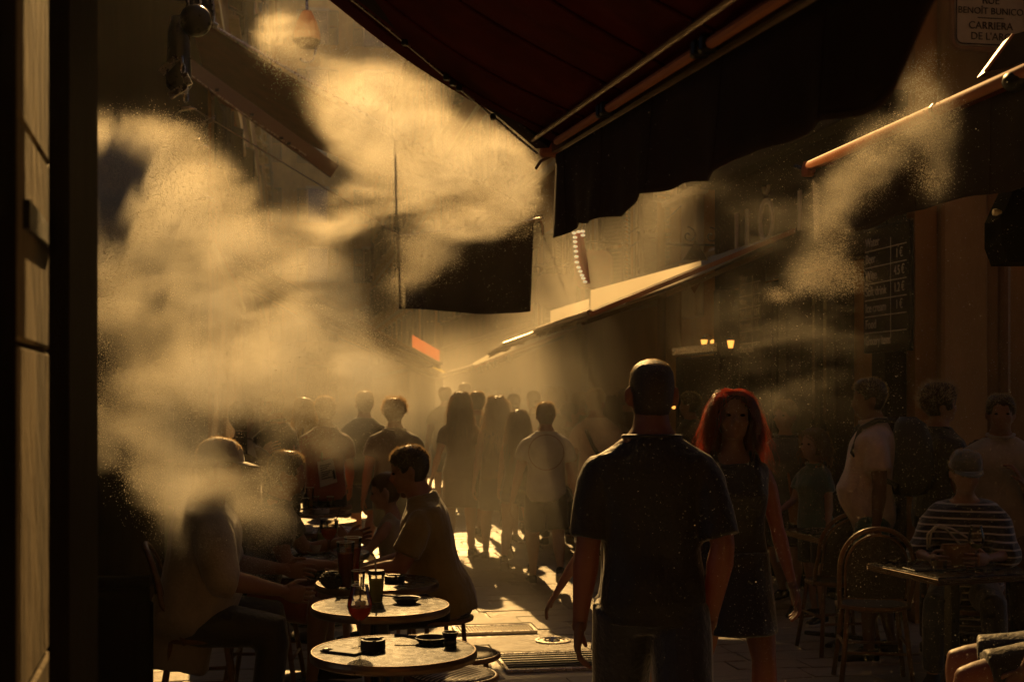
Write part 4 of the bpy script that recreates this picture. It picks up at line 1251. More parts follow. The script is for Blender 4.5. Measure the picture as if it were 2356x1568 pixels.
def person(label, loc, h, facing, sex='m', skin_m='skin_fair', hair_m='hair_brown', hair_style='short', top=('tshirt', 'cloth_black'), bottom=('shorts', 'cloth_black'),
           shoes='shoe_black', pose=None, wide=1.0, belly=0.0, detail=1, group=None, cap=None, seed=0, hair_len=.35, sit=None, cat='person', nstr=None):
    """pose keys: lean, head_yaw, head_pitch, armL/armR (abduct, flex, elbow, inward), legL/legR (flex, knee, abduct), curl. Angles in degrees."""
    ps = dict(lean=0, head_yaw=0, head_pitch=0, armL=(9, 0, 14, 0), armR=(9, 0, 14, 0), legL=(4, 6, 3), legR=(-4, 8, 3), curl=.55, twist=0)
    if sit is not None:
        ps.update(legL=(86, 88, 9), legR=(84, 92, 9), armL=(14, 32, 60, 20), armR=(14, 32, 60, 20), lean=8)
    if pose: ps.update(pose)
    rnd = random.Random(seed * 13 + 5)
    root = thing('person', label, cat, (loc[0], loc[1], loc[2] if len(loc) > 2 else 0), -R(facing), group)
    vox = {0: .026, 1: .017, 2: .0105}[detail]
    hipz = sit + .1 * (h / 1.7) if sit is not None else .525 * h - .012 * h * (1 - math.cos(R(max(abs(ps['legL'][0]), abs(ps['legR'][0]))))) * 20
    if sit is None:
        # drop the hips so that the longer leg just reaches the ground
        reach = []
        for lg in (ps['legL'], ps['legR']):
            f, k = R(lg[0]), R(lg[1])
            reach.append(.235 * h * math.cos(f) + .24 * h * math.cos(f - k) + .05 * h)
        hipz = max(reach)
    lean = R(ps['lean'])
    tu = Vector((0, math.sin(lean), math.cos(lean))); tf = Vector((0, math.cos(lean), -math.sin(lean))); tx = Vector((1, 0, 0))
    hip = Vector((0, 0, hipz))
    tab = TORSO_M if sex == 'm' else TORSO_F
    if sex == 'c': tab = [(a, b * .92, c, d) for a, b, c, d in TORSO_F]; tab = [(a, .079 if .06 < a < .2 else b, c, d) for a, b, c, d in tab]
    shx = {'m': .112, 'f': .094, 'c': .094}[sex] * h * wide
    def torso(bm, e, t0, t1, ef=None, n=20, flare=0.0):
        rings = []
        rows = [r for r in tab if t0 - 1e-6 <= r[0] <= t1 + 1e-6]
        if not rows or rows[0][0] > t0 + 1e-4:
            nxt = rows[0]; rows = [(t0, nxt[1], nxt[2], nxt[3])] + rows
        for i, (t, w, d, yo) in enumerate(rows):
            k = max(0, 1 - (t - t0) / .12)
            b_ = belly * h * math.exp(-((t - .08) / .075) ** 2)
            wd = wide if t < .31 else 1 + (wide - 1) * .5
            # the cloth hangs from the chest rather than hugging the waist
            ww = w
            if e > .008 and .05 < t < .2: ww = max(w, .088 if sex == 'm' else .078)
            c = hip + tu * t * h + tf * (yo * h + b_ * .5)
            taper = 1.0 if t < .29 else .4 if t > .31 else .7
            rings.append(oval(c, tx * (ww * h * wd + e * taper + flare * k), tf * (d * h * (1 + .35 * (wide - 1)) + b_ * .5 + e * taper + flare * k), n, 2.5 if t < .3 else 2.0))
        ring_loft(bm, rings)
    bm = bmesh.new()
    torso(bm, 0.0, -.06, .40)
    # arms
    arms = {}
    for sgn, key in ((-1, 'armL'), (1, 'armR')):
        ab, fl, el, inw = (R(a) for a in ps[key])
        sh = hip + tu * .274 * h + tx * sgn * shx * .9 + tf * -.004 * h
        ud = (tx * sgn * math.sin(ab) + (tf * math.sin(fl) - tu * math.cos(fl)) * math.cos(ab)).normalized()
        fw = tf * math.cos(fl) + tu * math.sin(fl)
        fw = (fw * math.cos(inw) - tx * sgn * math.sin(inw))
        fw = (fw - ud * fw.dot(ud)).normalized()
        elb = sh + ud * .168 * h
        fd = (ud * math.cos(el) + fw * math.sin(el)).normalized()
        wr = elb + fd * .145 * h
        arms[key] = (sh, elb, wr, ud, fd, fw, sgn)
        m_ = {'m': 1.0, 'f': .82, 'c': .8}[sex] * (1 + .6 * (wide - 1))
        limb(bm, [sh + ud * .016 * h - tx * sgn * .006 * h, sh.lerp(elb, .35), sh.lerp(elb, .7), elb, elb.lerp(wr, .25), elb.lerp(wr, .7), wr, wr + fd * .02 * h],
             [.031 * h * m_, .033 * h * m_, .029 * h * m_, .0235 * h * m_, .0265 * h * m_, .02 * h * m_, .0155 * h * m_, .0155 * h * m_], n=12)
    legs = {}
    for sgn, key in ((-1, 'legL'), (1, 'legR')):
        fl, kn, ab = (R(a) for a in ps[key])
        hj = hip + Vector((sgn * .052 * h * (1 + .5 * (wide - 1)), 0, -.01 * h))
        td = Vector((sgn * math.sin(ab), math.sin(fl) * math.cos(ab), -math.cos(fl) * math.cos(ab))).normalized()
        kneep = hj + td * .235 * h
        sd = Vector((sgn * math.sin(ab) * .3, math.sin(fl - kn), -math.cos(fl - kn))).normalized()
        ank = kneep + sd * .235 * h
        legs[key] = (hj, kneep, ank, td, sd, sgn)
        m_ = {'m': 1.0, 'f': 1.0, 'c': .85}[sex] * (1 + .5 * (wide - 1))
        back = Vector((0, -1, 0)) if sit is None else Vector((0, -.6, 0))
        limb(bm, [hj, hj.lerp(kneep, .3), hj.lerp(kneep, .7), kneep, kneep.lerp(ank, .28) + back * .008 * h, kneep.lerp(ank, .65), ank, ank + sd * .02 * h],
             [.053 * h * m_, .051 * h * m_, .041 * h * m_, .0325 * h * m_, .0345 * h * m_, .025 * h * m_, .019 * h * m_, .02 * h * m_], n=14)
        # foot
        fd = Vector((sgn * .15, 1, 0)).normalized()
        if sit is None and abs(kn) > R(30): fd = Vector((sgn * .1, math.cos(kn * .7), -math.sin(kn * .7))).normalized()
        limb(bm, [ank + Vector((0, 0, -.018 * h)) - fd * .012 * h, ank + fd * .05 * h + Vector((0, 0, -.03 * h)), ank + fd * .1 * h + Vector((0, 0, -.036 * h))], [.021 * h, .021 * h, .013 * h], n=10)
        legs[key] += (fd,)
    # head
    hh = .127 * h if sex != 'c' else .158 * h
    neck_top = hip + tu * .368 * h + tf * .006 * h
    hm = Matrix.Rotation(-R(ps['head_yaw']), 3, 'Z') @ Matrix.Rotation(R(ps['head_pitch']) - lean * .4, 3, 'X')
    ho = neck_top - hm @ Vector((0, .0, .12 * hh))
    mtx = Matrix.Translation(ho) @ hm.to_4x4()
    b2 = bmesh.new()
    rings = [oval(c, Vector((a, 0, 0)), Vector((0, b, 0)), 20, 2.15) for c, a, b in head_rings(hh)]
    ring_loft(b2, rings)
    limb(b2, [(0, .37 * hh, .53 * hh), (0, .45 * hh, .4 * hh), (0, .455 * hh, .345 * hh)], [.035 * hh, .06 * hh, .075 * hh], n=10)          # nose
    ell(b2, (0, .395 * hh, .2 * hh), (.12 * hh, .055 * hh, .055 * hh))                                                           # lips
    ell(b2, (0, .37 * hh, .05 * hh), (.1 * hh, .06 * hh, .07 * hh))                                                              # chin
    for sg in (-1, 1):
        ell(b2, (sg * .15 * hh, .345 * hh, .57 * hh), (.12 * hh, .06 * hh, .045 * hh))                                            # brow
        ell(b2, (sg * .19 * hh, .3 * hh, .34 * hh), (.11 * hh, .09 * hh, .1 * hh))                                                # cheek
        e_ = Matrix.Rotation(sg * R(38), 3, 'Z')
        ell(b2, (sg * .375 * hh, -.06 * hh, .43 * hh), (.05 * hh, .11 * hh, .17 * hh), rot=e_)                                   # ear
    bmesh.ops.transform(b2, matrix=mtx, verts=b2.verts)
    t_ = bpy.data.meshes.new('t'); b2.to_mesh(t_); b2.free(); bm.from_mesh(t_); bpy.data.meshes.remove(t_)
    me = solidify_voxel(bm, vox, 2 if detail else 1)
    # hands: palm and fingers joined on at the wrist
    bm = bmesh.new(); bm.from_mesh(me); bpy.data.meshes.remove(me)
    for key in ('armL', 'armR'):
        sh, elb, wr, ud, fd, fw, sgn = arms[key]
        pn = -tx * sgn if abs(fd.x) < .8 else -tu
        if ps.get('palm' + key[-1]): pn = Vector(ps['palm' + key[-1]])
        th = tf if abs(fd.dot(tf)) < .8 else tu
        if ps.get('thumb' + key[-1]): th = Vector(ps['thumb' + key[-1]])
        hand(bm, wr + fd * .012 * h, fd, pn, th, .108 * h * (1 if sex != 'c' else .92), ps['curl'] if not ps.get('curl' + key[-1]) else ps['curl' + key[-1]])
    me = bpy.data.meshes.new('body'); bm.normal_update(); bm.to_mesh(me); bm.free()
    me.polygons.foreach_set('use_smooth', [True] * len(me.polygons))
    link_mesh('body', me, M[skin_m], root)
    if detail >= 2 or 90 < abs(facing) < 270:
        for sg in (-1, 1):
            b2 = bmesh.new(); ell(b2, (sg * .15 * hh, .365 * hh, .49 * hh), (.055 * hh, .035 * hh, .03 * hh)); bmesh.ops.transform(b2, matrix=mtx, verts=b2.verts)
            obj('eye', b2, M['eye'], root, smooth=True)
    # ---- clothes
    cv = {0: .024, 1: .016, 2: .011}[detail]
    kind, cm = top
    if kind:
        bm = bmesh.new()
        hem = {'tshirt': -.045, 'shirt': -.06, 'tank': -.02, 'dress': -.03, 'loose': -.14, 'crop': .03}[kind]
        e = ps.get('ease') or {'tshirt': .018, 'shirt': .022, 'tank': .01, 'dress': .012, 'loose': .05, 'crop': .014}[kind]
        topt = {'tshirt': .331, 'shirt': .33, 'tank': .29, 'dress': .29, 'loose': .322, 'crop': .29}[kind]
        torso(bm, e, hem, topt, flare=.012 if kind in ('tshirt', 'shirt') else .03 if kind == 'loose' else 0)
        if kind in ('tank', 'dress'):
            for sgn in (-1, 1):      # straps
                sp0 = hip + tu * .25 * h + tf * .055 * h + tx * sgn * .05 * h; sp1 = hip + tu * .313 * h + tx * sgn * .055 * h - tf * .004 * h; sp2 = hip + tu * .25 * h - tf * .055 * h + tx * sgn * .05 * h
                limb(bm, [sp0, sp1, sp2], [.014 * h, .015 * h, .014 * h], n=8)
        else:
            slv = ps.get('sleeve', {'tshirt': .62, 'shirt': .7, 'loose': 1.25, 'crop': .4}[kind])
            for key in ('armL', 'armR'):
                sh, elb, wr, ud, fd, fw, sgn = arms[key]
                m_ = {'m': 1.0, 'f': .84, 'c': .8}[sex] * (1 + .6 * (wide - 1))
                def at(f): return sh.lerp(elb, f) if f <= 1 else elb.lerp(wr, f - 1)
                se = e * .9
                f1 = slv
                pts = [sh + ud * .016 * h - tx * sgn * .008 * h, at(.25), at(f1 * .6), at(f1)]
                rr = [.033 * h * m_ + se * .45, .035 * h * m_ + se * .6, .033 * h * m_ + se, .031 * h * m_ + se * 1.35]
                if f1 > 1: pts = [sh + ud * .016 * h - tx * sgn * .008 * h, at(.3), at(.8), at(1.0), at(f1)]; rr = [.037 * h * m_ + se * .4, .036 * h * m_ + se * .6, .03 * h * m_ + se * .7, .027 * h * m_ + se * .8, .024 * h * m_ + se * .8]
                # flat cuff
                d0 = (pts[0] - pts[1]).normalized(); r0 = rr[0]
                pts = [pts[0] + d0 * r0 * .85, pts[0] + d0 * r0 * .5] + pts; rr = [r0 * .45, r0 * .86] + rr
                limb(bm, pts + [at(f1) + (ud if f1 <= 1 else fd) * .002], rr + [rr[-1]], n=14, round_ends=False)
        if kind == 'dress':
            pass
        me = solidify_voxel(bm, cv, 2)
        wrinkle(me, .016 if kind == 'loose' else .011 if detail else .005, 6 if kind == 'loose' else 8, seed, (1, 1, .45))
        link_mesh({'tshirt': 'shirt', 'shirt': 'shirt', 'tank': 'top', 'dress': 'dress', 'loose': 'shirt', 'crop': 'top'}[kind], me, M[cm], root)
    if kind == 'tshirt' and detail >= 1:
        bm = bmesh.new()
        tube(bm, [hip + tu * (.327 * h - .012 * h * max(0, math.sin(a))) + tx * math.cos(a) * (.053 * h * (1 + (wide - 1) * .5) + .006) + tf * (math.sin(a) * (.041 * h + .006) - .007 * h) for a in np.linspace(0, 2 * math.pi, 25)], .0075, 6, False)
        obj('neckband', bm, M[cm], root, smooth=True)
    if kind == 'shirt' and detail:
        bm = bmesh.new()   # collar
        cpts = []
        for k in range(13):
            a = 2 * math.pi * k / 12 + math.pi / 2
            cpts.append(hip + tu * (.338 * h + .006 * math.sin(a) * 0) + tx * math.cos(a) * .046 * h + tf * (math.sin(a) * .046 * h - .004 * h) - tu * (.012 * h * max(0, math.sin(a))))
        tube(bm, cpts, .007 * h, 8, False); obj('collar', bm, M[cm], root, smooth=True)
    kindb, cb = bottom
    if kindb:
        bm = bmesh.new()
        if kindb in ('shorts', 'pants'):
            e = .014 if kindb == 'shorts' else .012
            torso(bm, .008, -.06, .04)
            for key in ('legL', 'legR'):
                hj, kn, an, td, sd, sgn, fd = legs[key]
                m_ = {'m': 1.0, 'f': 1.0, 'c': .85}[sex] * (1 + .5 * (wide - 1))
                if kindb == 'shorts':
                    f1 = ps.get('short', .85)
                    limb(bm, [hj, hj.lerp(kn, .3), hj.lerp(kn, f1 * .8), hj.lerp(kn, f1)], [.055 * h * m_ + e, .053 * h * m_ + e, .046 * h * m_ + e * 1.6, .044 * h * m_ + e * 2], n=14, round_ends=False)
                else:
                    limb(bm, [hj, hj.lerp(kn, .3), kn, kn.lerp(an, .4), kn.lerp(an, .95)], [.055 * h * m_ + e * .6, .053 * h * m_ + e * .8, .037 * h * m_ + e, .034 * h * m_ + e, .028 * h * m_ + e], n=14, round_ends=False)
        else:                                    # skirts
            L = {'mini': .19, 'skirt': .25, 'dress': .16}[kindb]
            k0, k1 = legs['legL'][1], legs['legR'][1]
            rows = []
            for i in range(7):
                f = i / 6
                z = (.05 - (L + .05) * f) * h
                c = hip + Vector((0, 0, z)) + (legs['legL'][1] + legs['legR'][1] - hip * 2).normalized() * 0
                mid_y = (k0.y + k1.y) / 2 * max(0, f - .2)
                sp = abs(k0.y - k1.y) / 2 * max(0, f - .15)
                rows.append(oval(Vector((c.x, mid_y, c.z)), tx * (.1 + .016 * f) * h, Vector((0, 1, 0)) * ((.07 + .012 * f) * h + sp), 22, 2.2))
            ring_loft(bm, rows)
        me = solidify_voxel(bm, cv, 2)
        wrinkle(me, .005, 8, seed + 3, (1, 1, .45))
        link_mesh({'shorts': 'shorts', 'pants': 'trousers', 'mini': 'skirt', 'skirt': 'skirt', 'dress': 'skirt'}[kindb], me, M[cb], root)
    if shoes:
        for key in ('legL', 'legR'):
            hj, kn, an, td, sd, sgn, fd = legs[key]
            up = Vector((0, 0, 1)); up = (up - fd * up.dot(fd)).normalized(); sdv = fd.cross(up)
            base = an - up * .05 * h
            bm = bmesh.new(); rings = []
            for f, w, z0, z1 in ((-.034, .012, .012, .03), (-.03, .02, .004, .05), (0, .023, .004, .058), (.035, .023, .004, .05), (.07, .027, .004, .034), (.1, .026, .004, .026), (.118, .017, .006, .02), (.124, .006, .01, .014)):
                c = base + fd * f * h + up * (z0 + z1) / 2 * h
                rings.append(oval(c, sdv * w * h, up * (z1 - z0) / 2 * h, 12, 2.6))
            ring_loft(bm, rings); o = obj('shoe', bm, M[shoes], root, smooth=True)
            bm = bmesh.new(); rings = []
            for f, w in ((-.036, .014), (-.03, .022), (.02, .024), (.07, .0285), (.1, .0275), (.12, .018), (.127, .006)):
                c = base + fd * f * h + up * .004 * h
                rings.append(oval(c, sdv * w * h, up * .007 * h, 10, 4))
            ring_loft(bm, rings); obj('sole', bm, M['sole_white'] if detail else M[shoes], o)
    # ---- hair
    def cap_mesh(grow, low, face_cut, up_=0.0, n=28, side_low=.5):
        bm = bmesh.new(); rings = []
        rows = [(z, w, f, b) for z, w, f, b in HEAD if z >= low]
        if rows[0][0] > low + .01:
            i = next(k for k, r_ in enumerate(HEAD) if r_[0] >= low); a_, b_ = HEAD[i - 1], HEAD[i]
            t = (low - a_[0]) / (b_[0] - a_[0]); rows = [tuple(x + (y - x) * t for x, y in zip(a_, b_))] + rows
        rows2 = []
        for ra, rb in zip(rows[:-1], rows[1:]):
            for q_ in (0, .5): rows2.append(tuple(x + (y - x) * q_ for x, y in zip(ra, rb)))
        rows2.append(rows[-1])
        for z, w, f, b in rows2:
            g_z = grow * smoothstep(.05, .6, z) + .0025
            c = Vector((0, (f + b) / 2 * hh - .01 * hh, z * hh + (grow * .8 * smoothstep(.75, 1, z)) + up_))
            ring = oval(c, Vector((w * hh + g_z, 0, 0)), Vector((0, (f - b) / 2 * hh + g_z, 0)), n, 2.15)
            out = []
            for q in ring:
                ang = abs(math.atan2(q.x - c.x, q.y - c.y))      # 0 at the face
                zr = z
                lim = face_cut * (1 - smoothstep(.58, .93, zr))
                if ang < lim: q = c + (q - c) * .82
                elif zr < side_low and ang < 1.95: q = c + (q - c) * .8
                if grow > .004:
                    q = q + (q - c).normalized() * g_z * .45 * noise.noise(Vector((q.x * 34, q.y * 34, q.z * 20)) + Vector((seed, 0, 0)))
                out.append(q)
            rings.append(out)
        ring_loft(bm, rings)
        bmesh.ops.transform(bm, matrix=mtx, verts=bm.verts)
        return bm
    hm_ = M[hair_m]
    if hair_style == 'buzz':
        bm = cap_mesh(.004, .07, 1.1, n=40); hb = obj('hair', bm, M['scalp_dark'], root, smooth=True)
        bm = bmesh.new(); stubble(bm, hh, mtx, 9000 if detail > 1 else 900, .009, .0016 if detail > 1 else .003, rnd); obj('hair_fuzz', bm, M['hair_tips'], hb)
    elif hair_style in ('short', 'curly'):
        g_ = .015 if hair_style == 'short' else .032
        bm = cap_mesh(g_, .07, 1.05, n=40); hb = obj('hair', bm, hm_, root, smooth=True)
        bm = bmesh.new(); stubble(bm, hh, mtx, 3000 if detail else 1000, .015 if hair_style == 'short' else .04, .003 if detail else .0045, rnd, grow=g_); obj('hair_fuzz', bm, M['hair_tips'], hb)
    elif hair_style == 'bun':
        bm = cap_mesh(.008, .1, 1.0, n=40); hb = obj('hair', bm, hm_, root, smooth=True)
        bm = bmesh.new(); ell(bm, (0, -.56 * hh, .3 * hh), (.2 * hh, .17 * hh, .19 * hh)); 
        for v in bm.verts: v.co += Vector((rnd.gauss(0, .003), rnd.gauss(0, .003), rnd.gauss(0, .003)))
        bmesh.ops.transform(bm, matrix=mtx, verts=bm.verts); obj('bun', bm, hm_, hb, smooth=True)
        bm = bmesh.new(); tube(bm, [mtx @ Vector((.12 * hh * math.cos(a), -.46 * hh, .33 * hh + .12 * hh * math.sin(a))) for a in np.linspace(0, 6.284, 12)], .008, 6, False); obj('hair_tie', bm, M['cloth_olive'], hb)
    elif hair_style in ('long', 'wavy'):
        bm = cap_mesh(.01, .12, 1.0, n=40, side_low=.0); hb = obj('hair', bm, M['hair_red_base'] if hair_m == 'hair_red' else hm_, root, smooth=True)
        bm = bmesh.new()
        n_ = nstr or (420 if detail < 2 else 2600)
        strands(bm, hh, mtx, n_, hair_len, .009 if detail < 2 else .003, rnd, frizz=.008 if hair_style == 'long' else .01, curl=.012 if hair_style == 'wavy' else 0.0, volume=ps.get('volume', .6))
        obj('hair_strands', bm, hm_, hb)
    if cap:
        bm = cap_mesh(.018, .6, 0.0, n=32); cb_ = obj('cap', bm, M[cap], root, smooth=True)
        bm = bmesh.new(); grid = []
        for i in range(11):
            a = (i / 10 - .5) * 2.0
            row = []
            for j in range(6):
                rr = .40 * hh + .02 + .34 * hh * (j / 5) * math.cos(a * .75)
                row.append(mtx @ Vector((math.sin(a) * (.36 * hh + .015), math.cos(a) * rr - .02 * hh, .64 * hh - .05 * hh * (j / 5) ** 1.5 - .03 * hh * a * a)))
            grid.append(row)
        sheet(bm, grid, .005); obj('brim', bm, M[cap], cb_, smooth=True)
    # keep handy world points for things held or worn
    rm = Matrix.Translation(root.location) @ Matrix.Rotation(-R(facing), 4, 'Z')
    info = {k: [rm @ arms[k][i] for i in range(3)] for k in arms}
    info['handL'] = rm @ (arms['armL'][2] + arms['armL'][4] * .06 * h); info['handR'] = rm @ (arms['armR'][2] + arms['armR'][4] * .06 * h)
    info['hip'] = rm @ hip; info['chest'] = rm @ (hip + tu * .22 * h); info['rm'] = rm; info['neck'] = rm @ (hip + tu * .31 * h)
    info['back'] = (rm.to_3x3() @ -tf); info['tu'] = rm.to_3x3() @ tu; info['head'] = rm @ ho
    return root, info

def gx(px, Y, z=0): return ((px - CX) / FPX * Y, Y, z)
CROWD = 'people walking in the crowd along the street'
PEOPLE = {}
# -- the couple in the middle
PEOPLE['man'] = person('tall short haired man in a black T-shirt walking away from the camera', gx(1500, 4.72), 1.8, 2, 'm', 'skin_dark', 'hair_brown', 'buzz', ('tshirt', 'cloth_black'), ('shorts', 'cloth_navy'),
       pose=dict(armL=(8, -4, 12, 10), armR=(11, -12, 30, 40), legL=(18, 8, 2), legR=(-18, 30, 2), sleeve=.9, head_yaw=-5, lean=2, ease=.012), wide=1.04, detail=2, seed=1)
PEOPLE['red'] = person('woman with glowing dyed red hair in a short black dress walking towards the camera', gx(1686, 6.0), 1.69, 176, 'f', 'skin_dark', 'hair_red', 'long', ('dress', 'cloth_black'), ('dress', 'cloth_black'),
       pose=dict(armL=(12, 4, 14, 4), armR=(10, -14, 18, 0), legL=(20, 12, 3), legR=(-20, 34, 3), head_yaw=6, head_pitch=2, volume=.75), detail=2, seed=2, hair_len=.3, nstr=4800)
PEOPLE['blond'] = person('small blond child mostly hidden by the man in black, one hand held out', gx(1436, 6.3), 1.33, 0, 'c', 'skin_fair', 'hair_blond', 'wavy', ('tank', 'cloth_cream'), ('shorts', 'cloth_white'),
       pose=dict(armL=(31, -4, 10, 0), armR=(8, 0, 10, 0), legL=(8, 8, 3), legR=(-8, 14, 3), curlL=.35), detail=2, seed=3, hair_len=.42, nstr=900)
# -- people on the right
PEOPLE['bag'] = person('woman in a dark T-shirt and shorts with a tan bag at her hip', gx(1806, 10.0), 1.6, -150, 'f', 'skin_fair', 'hair_brown', 'short', ('tshirt', 'cloth_grey'), ('shorts', 'cloth_black'),
       pose=dict(legL=(12, 8, 3), legR=(-12, 20, 3), head_yaw=10), detail=1, seed=4)
PEOPLE['teen'] = person('child with bobbed hair in a teal shirt beside the woman with the tan bag', gx(1874, 9.6), 1.36, -120, 'c', 'skin_fair', 'hair_brown', 'long', ('tshirt', 'cloth_teal'), ('shorts', 'cloth_black'), pose=dict(armR=(8, 20, 50, 20)), seed=5, hair_len=.2)
PEOPLE['pale'] = person('stout man in a pale short sleeved shirt carrying a black backpack', gx(2006, 8.25), 1.74, -80, 'm', 'skin_dark', 'hair_black', 'short', ('shirt', 'cloth_pale'), ('shorts', 'cloth_teal'),
       pose=dict(armL=(8, -4, 10, 0), armR=(6, 2, 16, 0), legL=(5, 6, 3), legR=(-6, 8, 3), head_pitch=-8), wide=1.06, belly=.055, seed=6)
PEOPLE['young'] = person('young man with thick dark hair all in black beside the orange pilaster', gx(2160, 8.3), 1.7, 70, 'm', 'skin_tan', 'hair_black', 'curly', ('tshirt', 'cloth_black'), ('pants', 'cloth_black'), pose=dict(head_yaw=20), seed=7)
PEOPLE['open'] = person('older man in a cream collared shirt standing at the edge of the view', gx(2302, 7.9), 1.64, 195, 'm', 'skin_tan', 'hair_black', 'short', ('shirt', 'cloth_cream'), ('pants', 'cloth_brown'), pose=dict(armL=(14, 10, 30, 20)), seed=8, wide=1.05)
PEOPLE['striped'] = person('seated woman in a cap and a dark striped jumper at the square table', gx(2222, 7.5, 0), 1.66, 200, 'f', 'skin_fair', 'hair_black', 'short', ('loose', 'cloth_black'), ('pants', 'denim'), sit=.46,
       pose=dict(lean=14, head_yaw=-14, head_pitch=-8, armL=(18, 48, 70, 40), armR=(24, 36, 78, 30), sleeve=1.3), seed=9, cap='cloth_grey')
PEOPLE['behind'] = person('dark haired person seated behind the woman in the cap', gx(2262, 8.0, 0), 1.62, 190, 'f', 'skin_tan', 'hair_black', 'long', ('tshirt', 'cloth_black'), ('pants', 'cloth_black'), sit=.5, pose=dict(lean=0, armL=(30, 60, 110, 20)), seed=10, hair_len=.3)
PEOPLE['knee'] = person('man in a black T-shirt seated at the very side of the view with bare knees', gx(2440, 5.6, 0), 1.76, -75, 'm', 'skin_dark', 'hair_brown', 'short', ('tshirt', 'cloth_black'), ('shorts', 'cloth_black'), sit=.45,
       pose=dict(lean=-4, legL=(80, 76, 14), legR=(82, 84, 6), armL=(8, 12, 14, 0), armR=(10, -6, 10, 0), short=.78, curl=.8), seed=11, wide=1.05)
person('shadowy man standing in front of the lit doorway behind the red haired woman', gx(1588, 12.6), 1.66, -60, 'm', 'skin_dark', 'hair_black', 'short', ('tshirt', 'cloth_black'), ('pants', 'cloth_black'), seed=12, detail=0)
# -- people at the tables
PEOPLE['olive'] = person('man in an olive mustard T-shirt seated in profile at the round tables', gx(1030, 7.1, 0), 1.76, -92, 'm', 'skin_tan', 'hair_black', 'short', ('tshirt', 'cloth_olive'), ('shorts', 'cloth_black'), sit=.45,
       pose=dict(lean=16, head_pitch=-10, armL=(10, 40, 62, 25), armR=(10, 34, 70, 30), sleeve=.75), wide=1.14, belly=.03, detail=2, seed=13)
PEOPLE['girl'] = person('girl with her hair in a bun drinking beside the man in the olive shirt', gx(915, 7.95, 0), 1.28, -85, 'c', 'skin_fair', 'hair_brown', 'bun', ('tank', 'cloth_cream'), ('shorts', 'cloth_black'), sit=.46,
       pose=dict(lean=6, head_pitch=-12, armL=(14, 42, 78, 10), armR=(14, 46, 72, 10), curl=.9), detail=2, seed=14)
PEOPLE['cap'] = person('person in a cap and loose white shirt seated deep in the cloud of spray', gx(430, 6.6, 0), 1.86, 78, 'm', 'skin_tan', 'hair_brown', 'short', ('loose', 'cloth_cream'), ('pants', 'cloth_black'), sit=.44,
       pose=dict(lean=12, head_pitch=-6, armL=(12, 34, 66, 20), armR=(14, 30, 62, 20), sleeve=1.2), wide=1.18, belly=.05, cap='cloth_cream', seed=15)
PEOPLE['elbow'] = person('dark haired person leaning on the round table beside the capped person', gx(585, 7.35, 0), 1.7, 88, 'm', 'skin_tan', 'hair_black', 'short', ('tshirt', 'cloth_black'), ('shorts', 'cloth_red'), sit=.44,
       pose=dict(lean=16, armL=(16, 44, 80, 10), armR=(18, 36, 74, 20)), seed=16)
PEOPLE['phone'] = person('person holding up a phone at the foot of the shaded wall', gx(556, 9.3), 1.58, 30, 'f', 'skin_fair', 'hair_brown', 'short', ('tshirt', 'cloth_brown'), ('pants', 'cloth_black'), pose=dict(armL=(10, 50, 70, 10), armR=(10, 44, 75, 10)), seed=17)
PEOPLE['waiter'] = person('waiter with a rim of light on his head carrying a menu', gx(648, 10.3), 1.68, -70, 'm', 'skin_tan', 'hair_brown', 'buzz', ('shirt', 'cloth_black'), ('pants', 'cloth_black'), pose=dict(lean=6, armL=(10, 36, 60, 0), armR=(14, 10, 30, 0), head_pitch=-8), seed=18, wide=1.05)
PEOPLE['menu'] = person('dark clothed person with a red sleeve reading a menu in the spray', gx(748, 10.9), 1.62, -20, 'm', 'skin_tan', 'hair_brown', 'short', ('tshirt', 'cloth_red'), ('pants', 'cloth_black'), pose=dict(armR=(12, 14, 30, 0), armL=(10, 30, 70, 10)), seed=19)
# -- the crowd in the middle
def crowd(label, px, Y, h, facing, **k):
    k.setdefault('detail', 0 if Y > 15 else 1)
    rr_ = random.Random(k.get('seed', 0) + 900)
    k['pose'] = dict(k.get('pose') or {}, head_yaw=rr_.uniform(-28, 28), lean=rr_.uniform(-2, 5))
    return person(label, gx(px, Y), h, facing, group=CROWD, **k)
W1, W2 = dict(legL=(21, 10, 3), legR=(-20, 34, 3), armL=(9, -14, 12, 0), armR=(9, 16, 24, 0)), dict(legL=(-20, 34, 3), legR=(21, 10, 3), armL=(9, 16, 24, 0), armR=(9, -14, 12, 0))
PEOPLE['wide'] = crowd('broad man with rounded lit shoulders walking behind the girl with the bun', 908, 11.6, 1.62, 0, sex='m', hair_m='hair_brown', hair_style='curly', top=('tshirt', 'cloth_brown'), bottom=('shorts', 'cloth_grey'), pose=W1, wide=1.12, seed=20)
crowd('long haired woman in a short tunic at the left of the crowd, arm hanging out', 1060, 13.2, 1.7, -4, sex='f', hair_m='hair_brown', hair_style='long', top=('tshirt', 'cloth_brown'), bottom=('mini', 'cloth_brown'), pose=dict(W2, armL=(16, -8, 6, 0)), hair_len=.42, seed=21)
crowd('woman with long wavy hair bulging with light in the crowd', 1143, 13.0, 1.66, 0, sex='f', hair_m='hair_light', hair_style='wavy', top=('tank', 'cloth_brown'), bottom=('mini', 'denim'), pose=W1, hair_len=.5, seed=22)
crowd('girl with straight long hair between the wavy haired woman and the white T-shirt', 1194, 12.1, 1.53, 4, sex='f', hair_m='hair_brown', hair_style='long', top=('tank', 'cloth_grey'), bottom=('shorts', 'denim'), pose=dict(W2, short=.35), hair_len=.45, seed=23)
